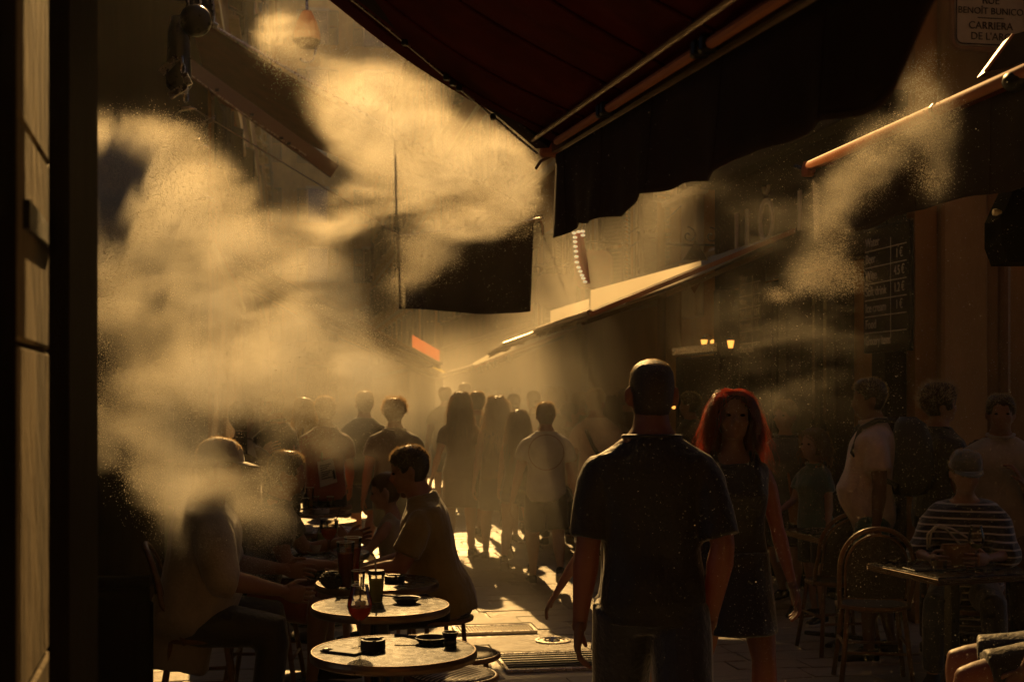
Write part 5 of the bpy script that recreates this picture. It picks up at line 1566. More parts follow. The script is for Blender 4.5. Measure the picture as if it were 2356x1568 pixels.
PEOPLE['white'] = crowd('person in a white T-shirt with a round print on the back and dark shorts', 1256, 11.3, 1.6, 0, sex='m', hair_m='hair_brown', hair_style='short', top=('tshirt', 'cloth_white'), bottom=('shorts', 'cloth_black'), pose=dict(W1, armL=(14, -6, 12, 0), armR=(12, 4, 14, 0)), seed=24, wide=1.02)
PEOPLE['strap'] = crowd('man in a pale top with a dark strap across his back', 1372, 12.4, 1.72, 4, sex='m', hair_m='hair_light', hair_style='short', top=('tshirt', 'cloth_pale'), bottom=('shorts', 'cloth_black'), pose=W2, seed=25)
crowd('person with a halo of curly hair above the white T-shirt', 1280, 14.2, 1.72, 0, sex='f', hair_m='hair_light', hair_style='curly', top=('tshirt', 'cloth_brown'), bottom=('pants', 'cloth_black'), pose=W1, seed=26)
crowd('person in profile with a bright scarf at the neck in the crowd', 1314, 13.4, 1.58, 60, sex='f', hair_m='hair_brown', hair_style='short', top=('tshirt', 'cloth_cream'), bottom=('pants', 'denim'), pose=W2, seed=27)
crowd('dark haired person just behind the long haired woman in the tunic', 1097, 14.3, 1.7, 10, sex='m', hair_m='hair_black', hair_style='short', top=('tshirt', 'cloth_grey'), bottom=('shorts', 'cloth_black'), pose=W1, seed=28)
crowd('person whose small head shows between the two long haired girls', 1181, 16.0, 1.68, 0, sex='f', hair_m='hair_brown', hair_style='bun', top=('tshirt', 'cloth_brown'), bottom=('pants', 'cloth_black'), pose=W2, seed=29)
crowd('tall man far down the street under the yellow awning', 1070, 19.5, 1.84, 0, sex='m', hair_m='hair_brown', hair_style='short', top=('tshirt', 'cloth_grey'), bottom=('pants', 'cloth_black'), pose=W1, seed=30)
EXTRA = ((1332, 15.2, 1.7, 'dark haired person just right of the curly halo, mostly hidden', 'm', 'short', 'cloth_grey', 0), (1405, 14.2, 1.66, 'long haired woman showing between the strapped man and the man in black', 'f', 'long', 'cloth_cream', 5),
         (1228, 15.8, 1.72, 'person with a bun directly behind the white T-shirt', 'f', 'bun', 'cloth_red', -8), (1157, 15.0, 1.6, 'short person in cream behind the straight haired girl', 'f', 'short', 'cloth_cream', 170),
         (1440, 15.6, 1.74, 'tall man in brown near the wall right of the strapped man', 'm', 'short', 'cloth_brown', 10), (838, 12.8, 1.7, 'man in grey walking along the shaded side past the tables', 'm', 'short', 'cloth_grey', 5),
         (700, 13.4, 1.64, 'woman with long hair deep in the mist on the shaded side', 'f', 'long', 'cloth_brown', -30), (1025, 19.0, 1.78, 'man in brown walking apart, left of the long haired tunic woman', 'm', 'short', 'cloth_brown', 0), (1260, 18.5, 1.8, 'tall man whose head rises behind the curly halo', 'm', 'short', 'cloth_grey', 0))
for i, (px, Y, h, lab, sx_, hs, cl, fc) in enumerate(EXTRA):
    crowd(lab, px, Y, h, fc, sex=sx_, hair_m='hair_brown' if i % 3 else 'hair_light', hair_style=hs, top=('tshirt', cl), bottom=('shorts' if i % 2 else 'pants', 'denim' if i % 3 else 'cloth_black'), pose=W1 if i % 2 else W2, hair_len=.4, seed=60 + i)
for i, (px, Y, h, lab) in enumerate(((1120, 23, 1.76, 'small far figure left of the one with a bun, walking away'), (1186, 25, 1.8, 'small far figure above the small head in the crowd'), (1150, 29, 1.75, 'tiny far figure under the small cream awning'),
                                     (1215, 31, 1.7, 'tiny far figure beside the lit wall end'), (1100, 35, 1.78, 'tiny far figure nearest the salmon awning'), (1165, 38, 1.8, 'farthest tiny figure in the middle of the street'))):
    crowd(lab, px, Y, h, 0 if i % 2 else 170, sex='m' if i % 2 else 'f', hair_m='hair_brown', hair_style='short', top=('tshirt', ['cloth_grey', 'cloth_brown', 'cloth_cream'][i % 3]), bottom=('pants', 'cloth_black'), pose=W1 if i % 2 else W2, seed=40 + i)
# ================================================================== TABLES, CHAIRS AND WHAT STANDS ON THEM
TH = 0.74
def round_table(label, px, Y, r, fresh=None):
    x, y, _ = gx(px, Y)
    t = thing('round_table', label, 'table', (x, y, 0), rnd_rot(), 'round tables in a row along the shaded wall')
    bm = bmesh.new(); lathe(bm, [(0, -.004), (r - .008, -.004), (r - .005, 0.0), (0, .0005)], 56); o = obj('tabletop', bm, M['table_top'], t, (0, 0, TH))
    bm = bmesh.new(); lathe(bm, [(r - .03, -.034), (r - .004, -.034), (r + .004, -.028), (r + .006, -.016), (r + .004, -.006), (r, .0015), (r - .004, .0015), (r - .006, -.005), (r - .03, -.02)], 56); obj('rim', bm, M['table_edge'], t, (0, 0, TH))
    bm = bmesh.new(); lathe(bm, [(0, -.036), (.1, -.036), (.1, -.05), (.03, -.06), (0, -.06)], 16); obj('top_plate', bm, M['black_metal'], t, (0, 0, TH))
    bm = bmesh.new(); lathe(bm, [(0, .05), (.034, .05), (.034, TH - .06), (0, TH - .06)], 16); obj('column', bm, M['black_metal'], t)
    bm = bmesh.new(); lathe(bm, [(0, 0), (.2, 0), (.205, .012), (.19, .022), (.06, .035), (.04, .06), (0, .06)], 28); obj('base', bm, M['black_metal'], t)
    return t
_rr = random.Random(77)
def rnd_rot(): return _rr.uniform(0, 3)
TB = {}
for k, (lab, px, Y, r) in enumerate((('round cafe table closest to the camera, holding a red wine glass and black ashtray', 906, 4.72, .295),
        ('second round cafe table from the camera, with a dark dish and spoon', 876, 5.72, .298), ('third round cafe table from the camera, with two tall colas', 868, 6.42, .297),
        ('round cafe table with the red goblet, in front of the girl', 730, 7.6, .298), ('fifth round table of the row, sunlit, holding an ashtray and a tumbler', 738, 8.9, .27),
        ('sixth round table of the row, sunlit and empty', 733, 9.5, .27), ('seventh round table of the row, sunlit, with one small bowl', 728, 10.15, .265), ('farthest round table of the row, sunlit, with a tall beer glass', 733, 10.8, .27))):
    TB[k + 1] = round_table(lab, px, Y, r)
def on_table(px, py, z=TH):
    """Point on a table top (height z) seen at (px, py)."""
    Y = (EYE - z) * FPX / (py - CY)
    return Vector(((px - CX) / FPX * Y, Y, z + .001))

def glassware(name, label, cat, loc, prof_out, wall=.0018, drink=None, fill=(0, 1), n=28):
    g = thing(name, label, cat, loc)
    inn = [(max(r - wall, 0.0005), z) for r, z in reversed(prof_out)]
    bm = bmesh.new(); lathe(bm, prof_out, n, cap=False); obj('glass', bm, M['glass'], g, smooth=True)
    bm = bmesh.new(); rim = prof_out[-1]; tube(bm, [Vector((rim[0] * math.cos(a), rim[0] * math.sin(a), rim[1])) for a in np.linspace(0, 2 * math.pi, n + 1)], .0013, 5, False); obj('rim', bm, M['glass_edge'], g, smooth=True)
    if drink:
        z0, z1 = fill
        pr = []
        zs = np.linspace(z0, z1, 8)
        P_ = sorted(set(prof_out), key=lambda q: q[1])
        for z in zs:
            r = np.interp(z, [q[1] for q in P_], [q[0] for q in P_])
            pr.append((max(r - .0035, .001), z))
        bm = bmesh.new(); lathe(bm, [(.0005, z0)] + pr + [(.0005, z1)], n); obj('drink', bm, M[drink], g, smooth=False)
    return g
M['glass_edge'] = mat('glass rim', (.75, .72, .66), .06, spec=1.0, transl=.3, vary=.03)
WINE = [(.034, 0), (.033, .002), (.008, .006), (.0042, .012), (.0038, .095), (.006, .1), (.022, .108), (.038, .125), (.046, .15), (.044, .17), (.036, .2), (.03, .225)]
w1 = glassware('wine_glass', 'tall stemmed wine glass of red drink on the closest round table', 'wine glass', on_table(828, 1492), [(r * 1.0, z * 1.02) for r, z in WINE], drink='red_drink', fill=(.108, .152))
bm = bmesh.new(); 
for k in range(3):
    box(bm, (.012 * math.cos(k * 2.1), .012 * math.sin(k * 2.1), .166), (.018, .018, .016), Euler((k, k * .7, .3)).to_matrix(), bevel=.003)
obj('ice', bm, M['glass_edge'], w1)
bm = bmesh.new(); tube(bm, [(-.004, .004, .12), (.006, 0, .26)], .0032, 6); obj('straw', bm, M['black_plastic'], w1)
# phone, ashtray, pan, pot on the closest table
def phone(label, loc, rz, rx=0, cs=False):
    p = thing('phone', label, 'phone', loc, rz)
    p.rotation_euler = (rx, 0, rz)
    bm = bmesh.new(); box(bm, (0, 0, .0045), (.075, .155, .008), bevel=.003); obj('case', bm, M['black_plastic'], p)
    bm = bmesh.new(); box(bm, (-.018, .055, .0095), (.028, .03, .002), bevel=.0008); obj('camera_plate', bm, M['window_glass'], p)
    bm = bmesh.new(); lathe(bm, [(0, .0105), (.007, .0105), (.007, .012), (0, .012)], 10, (-.018, .062, 0)); obj('camera_lens', bm, M['steel'], p)
    return p
phone('black phone lying face down beside the wine glass on the closest table', on_table(790, 1500), R(62))
def ashtray(label, loc, m='black_plastic', r=.047, h=.036):
    a = thing('ashtray', label, 'ashtray', loc, .4)
    bm = bmesh.new(); lathe(bm, [(.0, .0), (r * .95, .0), (r, .004), (r, h * .98), (r * .97, h), (r * .78, h), (r * .76, h * .95), (r * .72, .008), (0, .008)], 28)
    obj('bowl', bm, M[m], a)
    for k in range(3):
        an = k * 2.094 - R(100)
        bm = bmesh.new(); box(bm, (r * .88 * math.cos(an), r * .88 * math.sin(an), h * .98), (r * .3, .012, .006), Euler((0, 0, an)).to_matrix(), bevel=.001); obj('notch', bm, M['window_glass'], a)
    return a
ashtray('round black ashtray in the middle of the closest table', on_table(858, 1494), r=.045, h=.038)
pan = thing('serving_pan', 'small black cast iron serving pan on the closest table', 'pan', on_table(992, 1478), R(15))
bm = bmesh.new(); lathe(bm, [(0, 0), (.045, 0), (.06, .018), (.062, .022), (.057, .022), (.043, .004), (0, .004)], 28); obj('bowl', bm, M['black_metal'], pan)
bm = bmesh.new(); tube(bm, [(-.055, .01, .02), (-.1, .03, .026), (-.13, .04, .026)], [.008, .006, .008], 6); obj('handle', bm, M['black_metal'], pan)
pot = thing('sauce_pot', 'small waisted black pot at the far rim of the closest table', 'pot', on_table(1036, 1484), 0)
bm = bmesh.new(); lathe(bm, [(0, 0), (.022, 0), (.024, .012), (.021, .02), (.03, .045), (.031, .05), (.027, .05), (.018, .02), (0, .02)], 24); obj('cup', bm, M['black_metal'], pot)
# second table
dish = thing('dish', 'dark shallow dish with a spoon on the second round table', 'dish', on_table(935, 1386), .3)
bm = bmesh.new(); lathe(bm, [(0, 0), (.04, 0), (.062, .02), (.064, .023), (.058, .022), (.038, .004), (0, .004)], 28); obj('bowl', bm, M['black_plastic'], dish)
bm = bmesh.new(); tube(bm, [(.03, .0, .012), (-.03, .01, .026), (-.11, .02, .034)], [.006, .003, .004], 6); obj('spoon', bm, M['black_metal'], dish)
cup = glassware('takeaway_cup', 'cloudy drink in a clear cup with a dark lid and straw on the second table', 'cup', on_table(866, 1384), [(.026, 0), (.027, .002), (.034, .1), (.036, .125)], drink='lemonade', fill=(.002, .1))
bm = bmesh.new(); lathe(bm, [(0, .122), (.039, .122), (.039, .132), (.034, .14), (0, .14)], 24); obj('lid', bm, M['black_plastic'], cup)
bm = bmesh.new(); tube(bm, [(.003, 0, .03), (-.006, 0, .2)], .004, 6); obj('straw', bm, M['ceramic'], cup)
# third table
TALL = [(.029, 0), (.03, .004), (.028, .02), (.032, .08), (.04, .17), (.041, .19)]
for lab, px, py in (('tall cola glass standing nearer the camera on the third table', 795, 1352), ('tall cola glass standing behind another on the third table', 812, 1338)):
    glassware('cola_glass', lab, 'glass', on_table(px, py), [(r * 1.05, z * 1.15) for r, z in TALL], drink='cola', fill=(.006, .165))
glassware('tumbler', 'short clear empty tumbler between the colas and the lidded cup', 'glass', on_table(824, 1356), [(.027, 0), (.028, .003), (.03, .04), (.033, .09)])
ashtray('low black ashtray on the third round table', on_table(908, 1338), r=.05, h=.032)
bag = thing('knitted_bag', 'crumpled black knitted bag on the rim of the third round table', 'bag', on_table(765, 1352), 0)
bm = bmesh.new(); r_ = random.Random(3)
ell(bm, (0, 0, .035), (.06, .045, .04))
for k in range(90):
    a, b = r_.uniform(0, 6.28), r_.uniform(0, 1.5)
    ell(bm, (.058 * math.cos(a) * math.cos(b), .045 * math.sin(a) * math.cos(b), .035 + .042 * math.sin(b)), (.008, .008, .007), 6, 4)
obj('pouch', bm, M['backpack'], bag, smooth=True)
# fourth table: goblet, lemonade bottle, bowl, saucer
GOB = [(.036, 0), (.034, .004), (.012, .01), (.008, .02), (.008, .07), (.014, .08), (.034, .095), (.047, .12), (.05, .15), (.048, .18), (.047, .19)]
glassware('goblet', 'big round goblet of red drink glowing in the sun on the fourth table', 'goblet', on_table(757, 1276), [(r * .98, z * 1.07) for r, z in GOB], drink='red_drink', fill=(.09, .148))
glassware('bottle', 'small bottle of cloudy lemonade behind the goblet', 'bottle', on_table(742, 1266), [(.03, 0), (.032, .004), (.032, .1), (.026, .13), (.013, .16), (.012, .19)], drink='lemonade', fill=(.004, .1))
bw = thing('bowl', 'small pale bowl on a saucer beside the goblet', 'bowl', on_table(727, 1272), 0)
bm = bmesh.new(); lathe(bm, [(0, .012), (.02, .012), (.03, .03), (.034, .05), (.031, .05), (.018, .018), (0, .018)], 24); obj('cup', bm, M['ceramic'], bw)
bm = bmesh.new(); lathe(bm, [(0, 0), (.035, 0), (.055, .012), (.052, .013), (.03, .006), (0, .006)], 24); obj('saucer', bm, M['ceramic'], bw)
phone('black phone lying flat by the foot of the goblet', on_table(790, 1290), R(80))
# the girl's glass, held
gh = PEOPLE['girl'][1]
hp = (gh['handL'] + gh['handR']) / 2
gg = glassware('tumbler', 'tumbler of red drink with a straw held by the girl', 'glass', hp + Vector((-.0, -.0, -.05)), [(.028, 0), (.03, .003), (.037, .1), (.039, .125)], drink='red_drink', fill=(.004, .08))
bm = bmesh.new(); tube(bm, [(-.01, 0, .03), (.05, .0, .2)], .003, 6); obj('straw', bm, M['black_plastic'], gg)
# sunlit tables
ashtray('pale square edged ashtray on the fifth round table', on_table(701, 1222), 'ceramic', .055, .035)
glassware('tumbler', 'clear tumbler on the fifth table by the elbow of the dark haired person', 'glass', on_table(680, 1234), [(.03, 0), (.031, .003), (.034, .1), (.035, .12)])
ashtray('small pale bowl like ashtray on the seventh round table', on_table(740, 1180), 'ceramic', .06, .035)
glassware('beer_glass', 'tall straight glass of pale beer with a gold emblem on the farthest round table', 'beer glass', on_table(713, 1166), [(.026, 0), (.027, .004), (.028, .06), (.034, .16)], drink='beer', fill=(.004, .05))
for lab, px, py in (('small clear glass just left of the tall beer glass', 703, 1168), ('small clear glass just right of the tall beer glass', 726, 1164), ('clear stemmed glass at the right of the farthest round table', 760, 1164)):
    glassware('small_glass', lab, 'glass', on_table(px, py), [(.024, 0), (.025, .003), (.027, .05), (.03, .08)])

# ---- chairs
def bistro_chair(label, loc, rz, weave='weave_dark', group=None):
    """Cane chair with an arched back; faces +Y."""
    c = thing('bistro_chair', label, 'chair', loc, rz, group)
    sz, sw = .455, .2
    bm = bmesh.new(); lathe(bm, [(0, -.012), (sw - .02, -.012), (sw - .012, -.002), (sw - .03, .006), (0, .002)], 28, (0, 0, sz)); obj('seat', bm, M[weave], c)
    bm = bmesh.new(); tube(bm, [Vector((sw * math.cos(a), sw * math.sin(a), sz - .006)) for a in np.linspace(0, 2 * math.pi, 33)], .014, 8, False); obj('seat_frame', bm, M['rattan'], c, smooth=True)
    arch = []
    for k in range(25):
        a = math.pi * k / 24
        x = .205 * math.cos(a); z = .64 + .27 * math.sin(a) ** .8
        if k in (0, 24): z = .64
        arch.append(Vector((x, -.2 - .06 * (z - .45) / .45 + .05 * (x / .2) ** 2, z)))
    lo = [Vector((.19, -.06, sz - .02)), Vector((.2, -.11, .54))]; hi = [Vector((-.2, -.11, .54)), Vector((-.19, -.06, sz - .02))]
    bm = bmesh.new(); tube(bm, lo + arch + hi, .014, 8); obj('back_frame', bm, M['rattan'], c, smooth=True)
    inner = [p + Vector((-p.x * .16, .012, -(p.z - .6) * .12)) for p in arch]
    bm = bmesh.new(); tube(bm, [Vector((.165, -.1, .5))] + inner + [Vector((-.165, -.1, .5))] + [Vector((.165, -.1, .5))], .008, 6); obj('inner_hoop', bm, M['rattan'], c, smooth=True)
    # woven panel inside the hoop
    grid = []
    for i in range(13):
        f = i / 12
        z = .505 + f * .37
        wz = .16 if z < .66 else .168 * math.sqrt(max(0.0, 1 - ((z - .64) / .245) ** 2)) + .002
        grid.append([Vector((wz * (2 * j / 10 - 1), -.115 - .06 * (z - .5) / .4 - .07 + .06 * ((wz * (2 * j / 10 - 1)) / .2) ** 2 + .05 * (1 - min(1, (z - .5) / .15)), z)) for j in range(11)])
    bm = bmesh.new(); sheet(bm, grid, .006); obj('back_panel', bm, M[weave], c)
    for sx, sy in ((-1, 1), (1, 1), (-1, -1), (1, -1)):
        bm = bmesh.new(); tube(bm, [(sx * .155, sy * .13, sz - .01), (sx * .175, sy * .165, .22), (sx * .2, sy * .2, 0)], .0145, 8); obj('leg', bm, M['rattan'], c, smooth=True)
    for q in (((-.18, .17, .2), (.18, .17, .2)), ((-.18, -.17, .2), (.18, -.17, .2)), ((-.178, -.17, .24), (-.178, .17, .24)), ((.178, -.17, .24), (.178, .17, .24))):
        bm = bmesh.new(); tube(bm, q, .009, 6); obj('stretcher', bm, M['rattan'], c, smooth=True)
    return c
CH = 'brown cane bistro chairs'
chair0 = bistro_chair('brown cane bistro chair with arched back, empty, closest on the right side', gx(2008, 7.55), R(-8), group=CH)
def place_chair(label, x, y, rz, face=None):
    c = copy_tree(chair0)
    c.location = (x, y, 0); c.rotation_euler = (0, 0, rz); c['label'] = label
    return c
x, y, _ = gx(1928, 8.5); place_chair('brown cane bistro chair, empty, behind the closest empty one', x, y, R(10))
for key, lab in (('cap', 'cane chair under the person in cap and loose white shirt'), ('elbow', 'cane chair under the person leaning an elbow on the table'),
                 ('striped', 'cane chair under the woman in the striped jumper'), ('behind', 'cane chair under the dark haired person behind the striped jumper'), ('knee', 'cane chair under the man with bare knees')):
    r_, inf = PEOPLE[key]
    d = inf['rm'].to_3x3() @ Vector((0, 1, 0))
    hx = inf['hip'] + d * .06
    place_chair(lab, hx.x, hx.y, r_.rotation_euler.z)
# woven stools tucked between the front tables
def stool(label, loc, rz, stripes):
    s = thing('woven_stool', label, 'stool', loc, rz, 'woven stools')
    bm = bmesh.new(); lathe(bm, [(0, -.02), (.17, -.02), (.19, -.008), (.185, .008), (.15, .016), (0, .018)], 30, (0, 0, .455)); obj('seat', bm, M['weave_dark'], s, smooth=True)
    bm = bmesh.new(); lathe(bm, [(.0, .012), (.004, .012)], 6, (0, 0, -10)); bm.free()
    if stripes:
        for k in range(15):
            y_ = -.165 + k * .0236
            hw = math.sqrt(max(0, .178 ** 2 - y_ * y_))
            bm = bmesh.new()
            pts = [Vector((hw * (2 * i / 8 - 1), y_, .475 - .012 * (hw * (2 * i / 8 - 1) / .18) ** 2 - .012 * (y_ / .18) ** 2)) for i in range(9)]
            tube(bm, pts, .0052, 5); obj('cane_strip', bm, M['weave_pale'], s, smooth=True)
    bm = bmesh.new(); tube(bm, [Vector((.19 * math.cos(a), .19 * math.sin(a), .45)) for a in np.linspace(0, 2 * math.pi, 33)], .013, 8, False); obj('seat_frame', bm, M['rattan'], s, smooth=True)
    for k in range(4):
        a = k * math.pi / 2 + .78
        bm = bmesh.new(); tube(bm, [(.15 * math.cos(a), .15 * math.sin(a), .44), (.19 * math.cos(a), .19 * math.sin(a), 0)], .013, 8); obj('leg', bm, M['rattan'], s, smooth=True)
    return s
x, y, _ = gx(1040, 5.62); stool('dark woven stool with pale cane stripes at the foot of the picture', (x, y, 0), R(55), True)
x, y, _ = gx(1052, 6.08); stool('plain dark woven stool tucked behind the striped one', (x, y, 0), .3, False)

for key, lab in (('olive', 'dark woven stool under the man in the olive shirt'), ('girl', 'dark woven stool under the girl with the bun')):
    hx = PEOPLE[key][1]['hip']; stool(lab, (hx.x - .06, hx.y, 0), .5, False)

# ---- square tables on the right
def square_table(label, px, Y, w, rz):
    x, y, _ = gx(px, Y)
    t = thing('square_table', label, 'table', (x, y, 0), rz, 'square tables')
    bm = bmesh.new(); box(bm, (0, 0, TH - .003), (w, w, .006), bevel=.002); obj('tabletop', bm, M['table_top'], t)
    bm = bmesh.new()
    for k in range(3):
        box(bm, (0, 0, TH - .012 - k * .011), (w + .012, w + .012, .0095), bevel=.003)
    obj('edge_band', bm, M['table_edge'], t)
    bm = bmesh.new(); box(bm, (0, 0, .37), (.06, .06, .68), bevel=.006); obj('column', bm, M['black_metal'], t)
    for a in (0, 90):
        bm = bmesh.new(); box(bm, (0, 0, .02 + a * .0003), (.5, .05, .025), Euler((0, 0, R(a + 45))).to_matrix(), bevel=.006); obj('foot', bm, M['black_metal'], t)
    return t
square_table('square brown edged table in front of the woman in the striped jumper', 2190, 6.95, .62, R(18))
square_table('square table half hidden behind the empty cane chairs', 1935, 8.75, .6, R(12))
glassware('wine_glass', 'clear wine glass with a glint on the square table on the right side', 'wine glass', on_table(2246, 1306), [(r * .95, z) for r, z in WINE], drink='lemonade', fill=(.108, .125))
bx = thing('ashtray', 'square edged metal ashtray on the square table beside the tablet', 'ashtray', on_table(2160, 1302), .2)
bm = bmesh.new(); lathe(bm, [(0, 0), (.042, 0), (.044, .034), (.04, .034), (.036, .008), (0, .008)], 8); obj('bowl', bm, M['bronze'], bx)
tab = thing('tablet', 'flat black tablet lying on the square table', 'tablet', on_table(2150, 1309), R(12))
bm = bmesh.new(); box(bm, (0, 0, .004), (.3, .13, .008), bevel=.003); obj('case', bm, M['black_plastic'], tab)
bm = bmesh.new(); box(bm, (0, 0, .0085), (.28, .115, .001)); obj('screen', bm, M['window_glass'], tab)
tag(obj('folder', (lambda b: (box(b, (0, 0, .004), (.16, .12, .007), bevel=.002), b)[1])(bmesh.new()), M['black_plastic'], None, on_table(2272, 1308), (0, 0, .5)), 'small black bill folder beside the clear wine glass', 'folder')

# ---- things carried
# black backpack on the man in the pale shirt
inf = PEOPLE['pale'][1]
bk = thing('backpack', 'bulky black backpack on the man in the pale shirt', 'backpack', inf['chest'])
bk.rotation_euler = (0, 0, PEOPLE['pale'][0].rotation_euler.z)
bm = bmesh.new()
rings = []
for z, w, d in ((-.27, .1, .05), (-.25, .15, .1), (-.1, .165, .13), (.08, .155, .12), (.18, .13, .09), (.22, .07, .05)):
    rings.append(oval(Vector((0, -.2 - d * .35, z)), Vector((w, 0, 0)), Vector((0, d, 0)), 18, 3))
ring_loft(bm, rings); obj('bag', bm, M['backpack'], bk, smooth=True)
bm = bmesh.new(); box(bm, (0, -.37, -.08), (.2, .03, .2), bevel=.012); obj('front_pocket', bm, M['backpack'], bk)
for s in (-1, 1):
    bm = bmesh.new(); tube(bm, [(s * .1, -.13, .2), (s * .115, -.02, .2), (s * .12, .08, .15), (s * .13, .13, 0), (s * .15, .04, -.12), (s * .14, -.14, -.2)], .016, 6); obj('strap', bm, M['backpack'], bk, smooth=True)
# tan shoulder bag
inf = PEOPLE['bag'][1]
tb_ = thing('shoulder_bag', 'tan leather bag hanging at the hip of the woman in shorts', 'bag', inf['hip'] + Vector((.1, -.16, -.02)))
bm = bmesh.new(); ring_loft(bm, [oval(Vector((0, 0, z)), Vector((w, 0, 0)), Vector((0, d, 0)), 14, 3) for z, w, d in ((-.13, .06, .03), (-.11, .1, .05), (0, .11, .05), (.07, .08, .03), (.09, .03, .015))]); obj('pouch', bm, M['leather'], tb_, smooth=True)
bm = bmesh.new(); tube(bm, [(.08, 0, .06), (.06, .04, .25), (-.02, .09, .44), (-.1, .14, .5), (-.16, .2, .5)], .011, 6); tube(bm, [(-.08, 0, .06), (-.1, .06, .28), (-.16, .16, .46)], .011, 6); obj('strap', bm, M['leather'], tb_, smooth=True)
# dark strap across the man in the pale top
inf = PEOPLE['strap'][1]
sb = thing('sling_bag', 'dark sling strap and pouch across the man in the pale top', 'bag', inf['hip'])
bm = bmesh.new(); pts = [(-.09, -.02, .5), (-.1, -.13, .44), (-.04, -.16, .3), (.06, -.16, .14), (.16, -.1, .0), (.19, 0, -.02)]
tube(bm, pts, .017, 6); obj('strap', bm, M['backpack'], sb, smooth=True)
bm = bmesh.new(); ell(bm, (.21, .03, -.04), (.05, .1, .08)); obj('pouch', bm, M['backpack'], sb, smooth=True)
# round print on the white T-shirt
shirt = next(c for c in children(PEOPLE['white'][0]) if c.name.startswith('shirt'))
inf = PEOPLE['white'][1]
loc_chest = shirt.parent.matrix_basis.inverted() @ (inf['chest'] + Vector((0, 0, .0)))
from mathutils.bvhtree import BVHTree
bv = BVHTree.FromPolygons([v.co[:] for v in shirt.data.vertices], [p.vertices[:] for p in shirt.data.polygons])
bm = bmesh.new(); ring_in, ring_out = [], []
for k in range(48):
    a = 2 * math.pi * k / 48
    for rr, lst in ((.147, ring_in), (.153, ring_out)):
        o_ = loc_chest + Vector((rr * math.cos(a), -.6, rr * math.sin(a)))
        hit = bv.ray_cast(o_, Vector((0, 1, 0)), 2.0)
        lst.append((hit[0] if hit[0] else o_ + Vector((0, .5, 0))) + Vector((0, -.003, 0)))
ring_loft(bm, [ring_in, ring_out], cap=False)
obj('round_print', bm, M['leather'], PEOPLE['white'][0])
# striped jumper: woven stripes are part of its cloth
sm_ = M['cloth_navy'].copy(); sm_.name = 'striped knit'
nt = sm_.node_tree; b_ = nt.nodes['Principled BSDF']
tc = nt.nodes.new('ShaderNodeTexCoord'); sx_ = nt.nodes.new('ShaderNodeSeparateXYZ'); nt.links.new(tc.outputs['Object'], sx_.inputs[0])
m1 = nt.nodes.new('ShaderNodeMath'); m1.operation = 'MULTIPLY'; m1.inputs[1].default_value = 26; nt.links.new(sx_.outputs['Z'], m1.inputs[0])
m2 = nt.nodes.new('ShaderNodeMath'); m2.operation = 'FRACT'; nt.links.new(m1.outputs[0], m2.inputs[0])
m3 = nt.nodes.new('ShaderNodeMath'); m3.operation = 'LESS_THAN'; m3.inputs[1].default_value = .24; nt.links.new(m2.outputs[0], m3.inputs[0])
mx = nt.nodes.new('ShaderNodeMix'); mx.data_type = 'RGBA'; mx.inputs['A'].default_value = (.012, .012, .015, 1); mx.inputs['B'].default_value = (.6, .55, .48, 1)
nt.links.new(m3.outputs[0], mx.inputs['Factor']); nt.links.new(mx.outputs['Result'], b_.inputs['Base Color'])
for c in children(PEOPLE['striped'][0]):
    if c.name.startswith('shirt'): c.data.materials[0] = sm_
# wicker bag with cord handles against the striped jumper
wb = thing('cord_bag', 'wicker bag with two long cream cord handles held by the woman in the striped jumper', 'bag', P(2205, 1276, 7.1))
O = wb.location
bm = bmesh.new(); ring_loft(bm, [oval(Vector((0, 0, z)), Vector((w, 0, 0)), Vector((0, d, 0)), 16, 2.6) for z, w, d in ((-.09, .06, .03), (-.07, .09, .05), (.02, .1, .05), (.06, .09, .04))]); obj('basket', bm, M['leather'], wb)
for s, pts in ((0, ((2133, 1262), (2134, 1228), (2152, 1210), (2176, 1216), (2204, 1246), (2232, 1284))), (1, ((2138, 1258), (2142, 1224), (2160, 1207), (2192, 1216), (2230, 1238), (2262, 1276)))):
    bm = bmesh.new(); tube(bm, [P(px, py, 7.05 - .05 * math.sin(i)) - O for i, (px, py) in enumerate(pts)], .006, 6); obj('handle', bm, M['rope'], wb, smooth=True)
# phone and paper in the spray, menus
inf = PEOPLE['phone'][1]
phone('phone held up in the spray by the shaded wall', P(556, 1018, 8.9), R(20), R(80))
pp = thing('paper', 'folded white paper held beside the raised phone', 'paper', P(574, 1036, 8.95))
bm = bmesh.new(); plate(bm, [P(x_, y_, 8.95) - pp.location for x_, y_ in ((562, 1008), (580, 1012), (592, 1054), (566, 1040))], .003, Vector((0, 1, 0))); obj('sheet', bm, M['paper'], pp)
mn = thing('menu', 'menu card with printed lines and a dark clip held in the spray', 'menu', P(752, 1087, 10.6))
bm = bmesh.new(); plate(bm, [P(x_, y_, 10.6) - mn.location for x_, y_ in ((730, 1062), (765, 1053), (776, 1108), (737, 1120))], .006, Vector((0, 1, 0))); obj('card', bm, M['paper'], mn)
for k in range(7):
    f = .15 + k * .1
    bm = bmesh.new(); a_ = P(735 + 7 * f, 1064 + 50 * f, 10.595) - mn.location; c_ = P(760 + 8 * f - (k % 3) * 5, 1058 + 50 * f, 10.595) - mn.location; tube(bm, [a_, c_], .003, 4); obj('print_line', bm, M['ink'], mn)
bm = bmesh.new(); plate(bm, [P(x_, y_, 10.592) - mn.location for x_, y_ in ((764, 1082), (769, 1080), (773, 1100), (768, 1102))], .003, Vector((0, 1, 0))); obj('clip', bm, M['black_plastic'], mn)
bm = bmesh.new(); tube(bm, [P(741, 1040, 10.6) - mn.location, P(741, 1060, 10.6) - mn.location], .008, 5); obj('peg', bm, M['bronze'], mn)
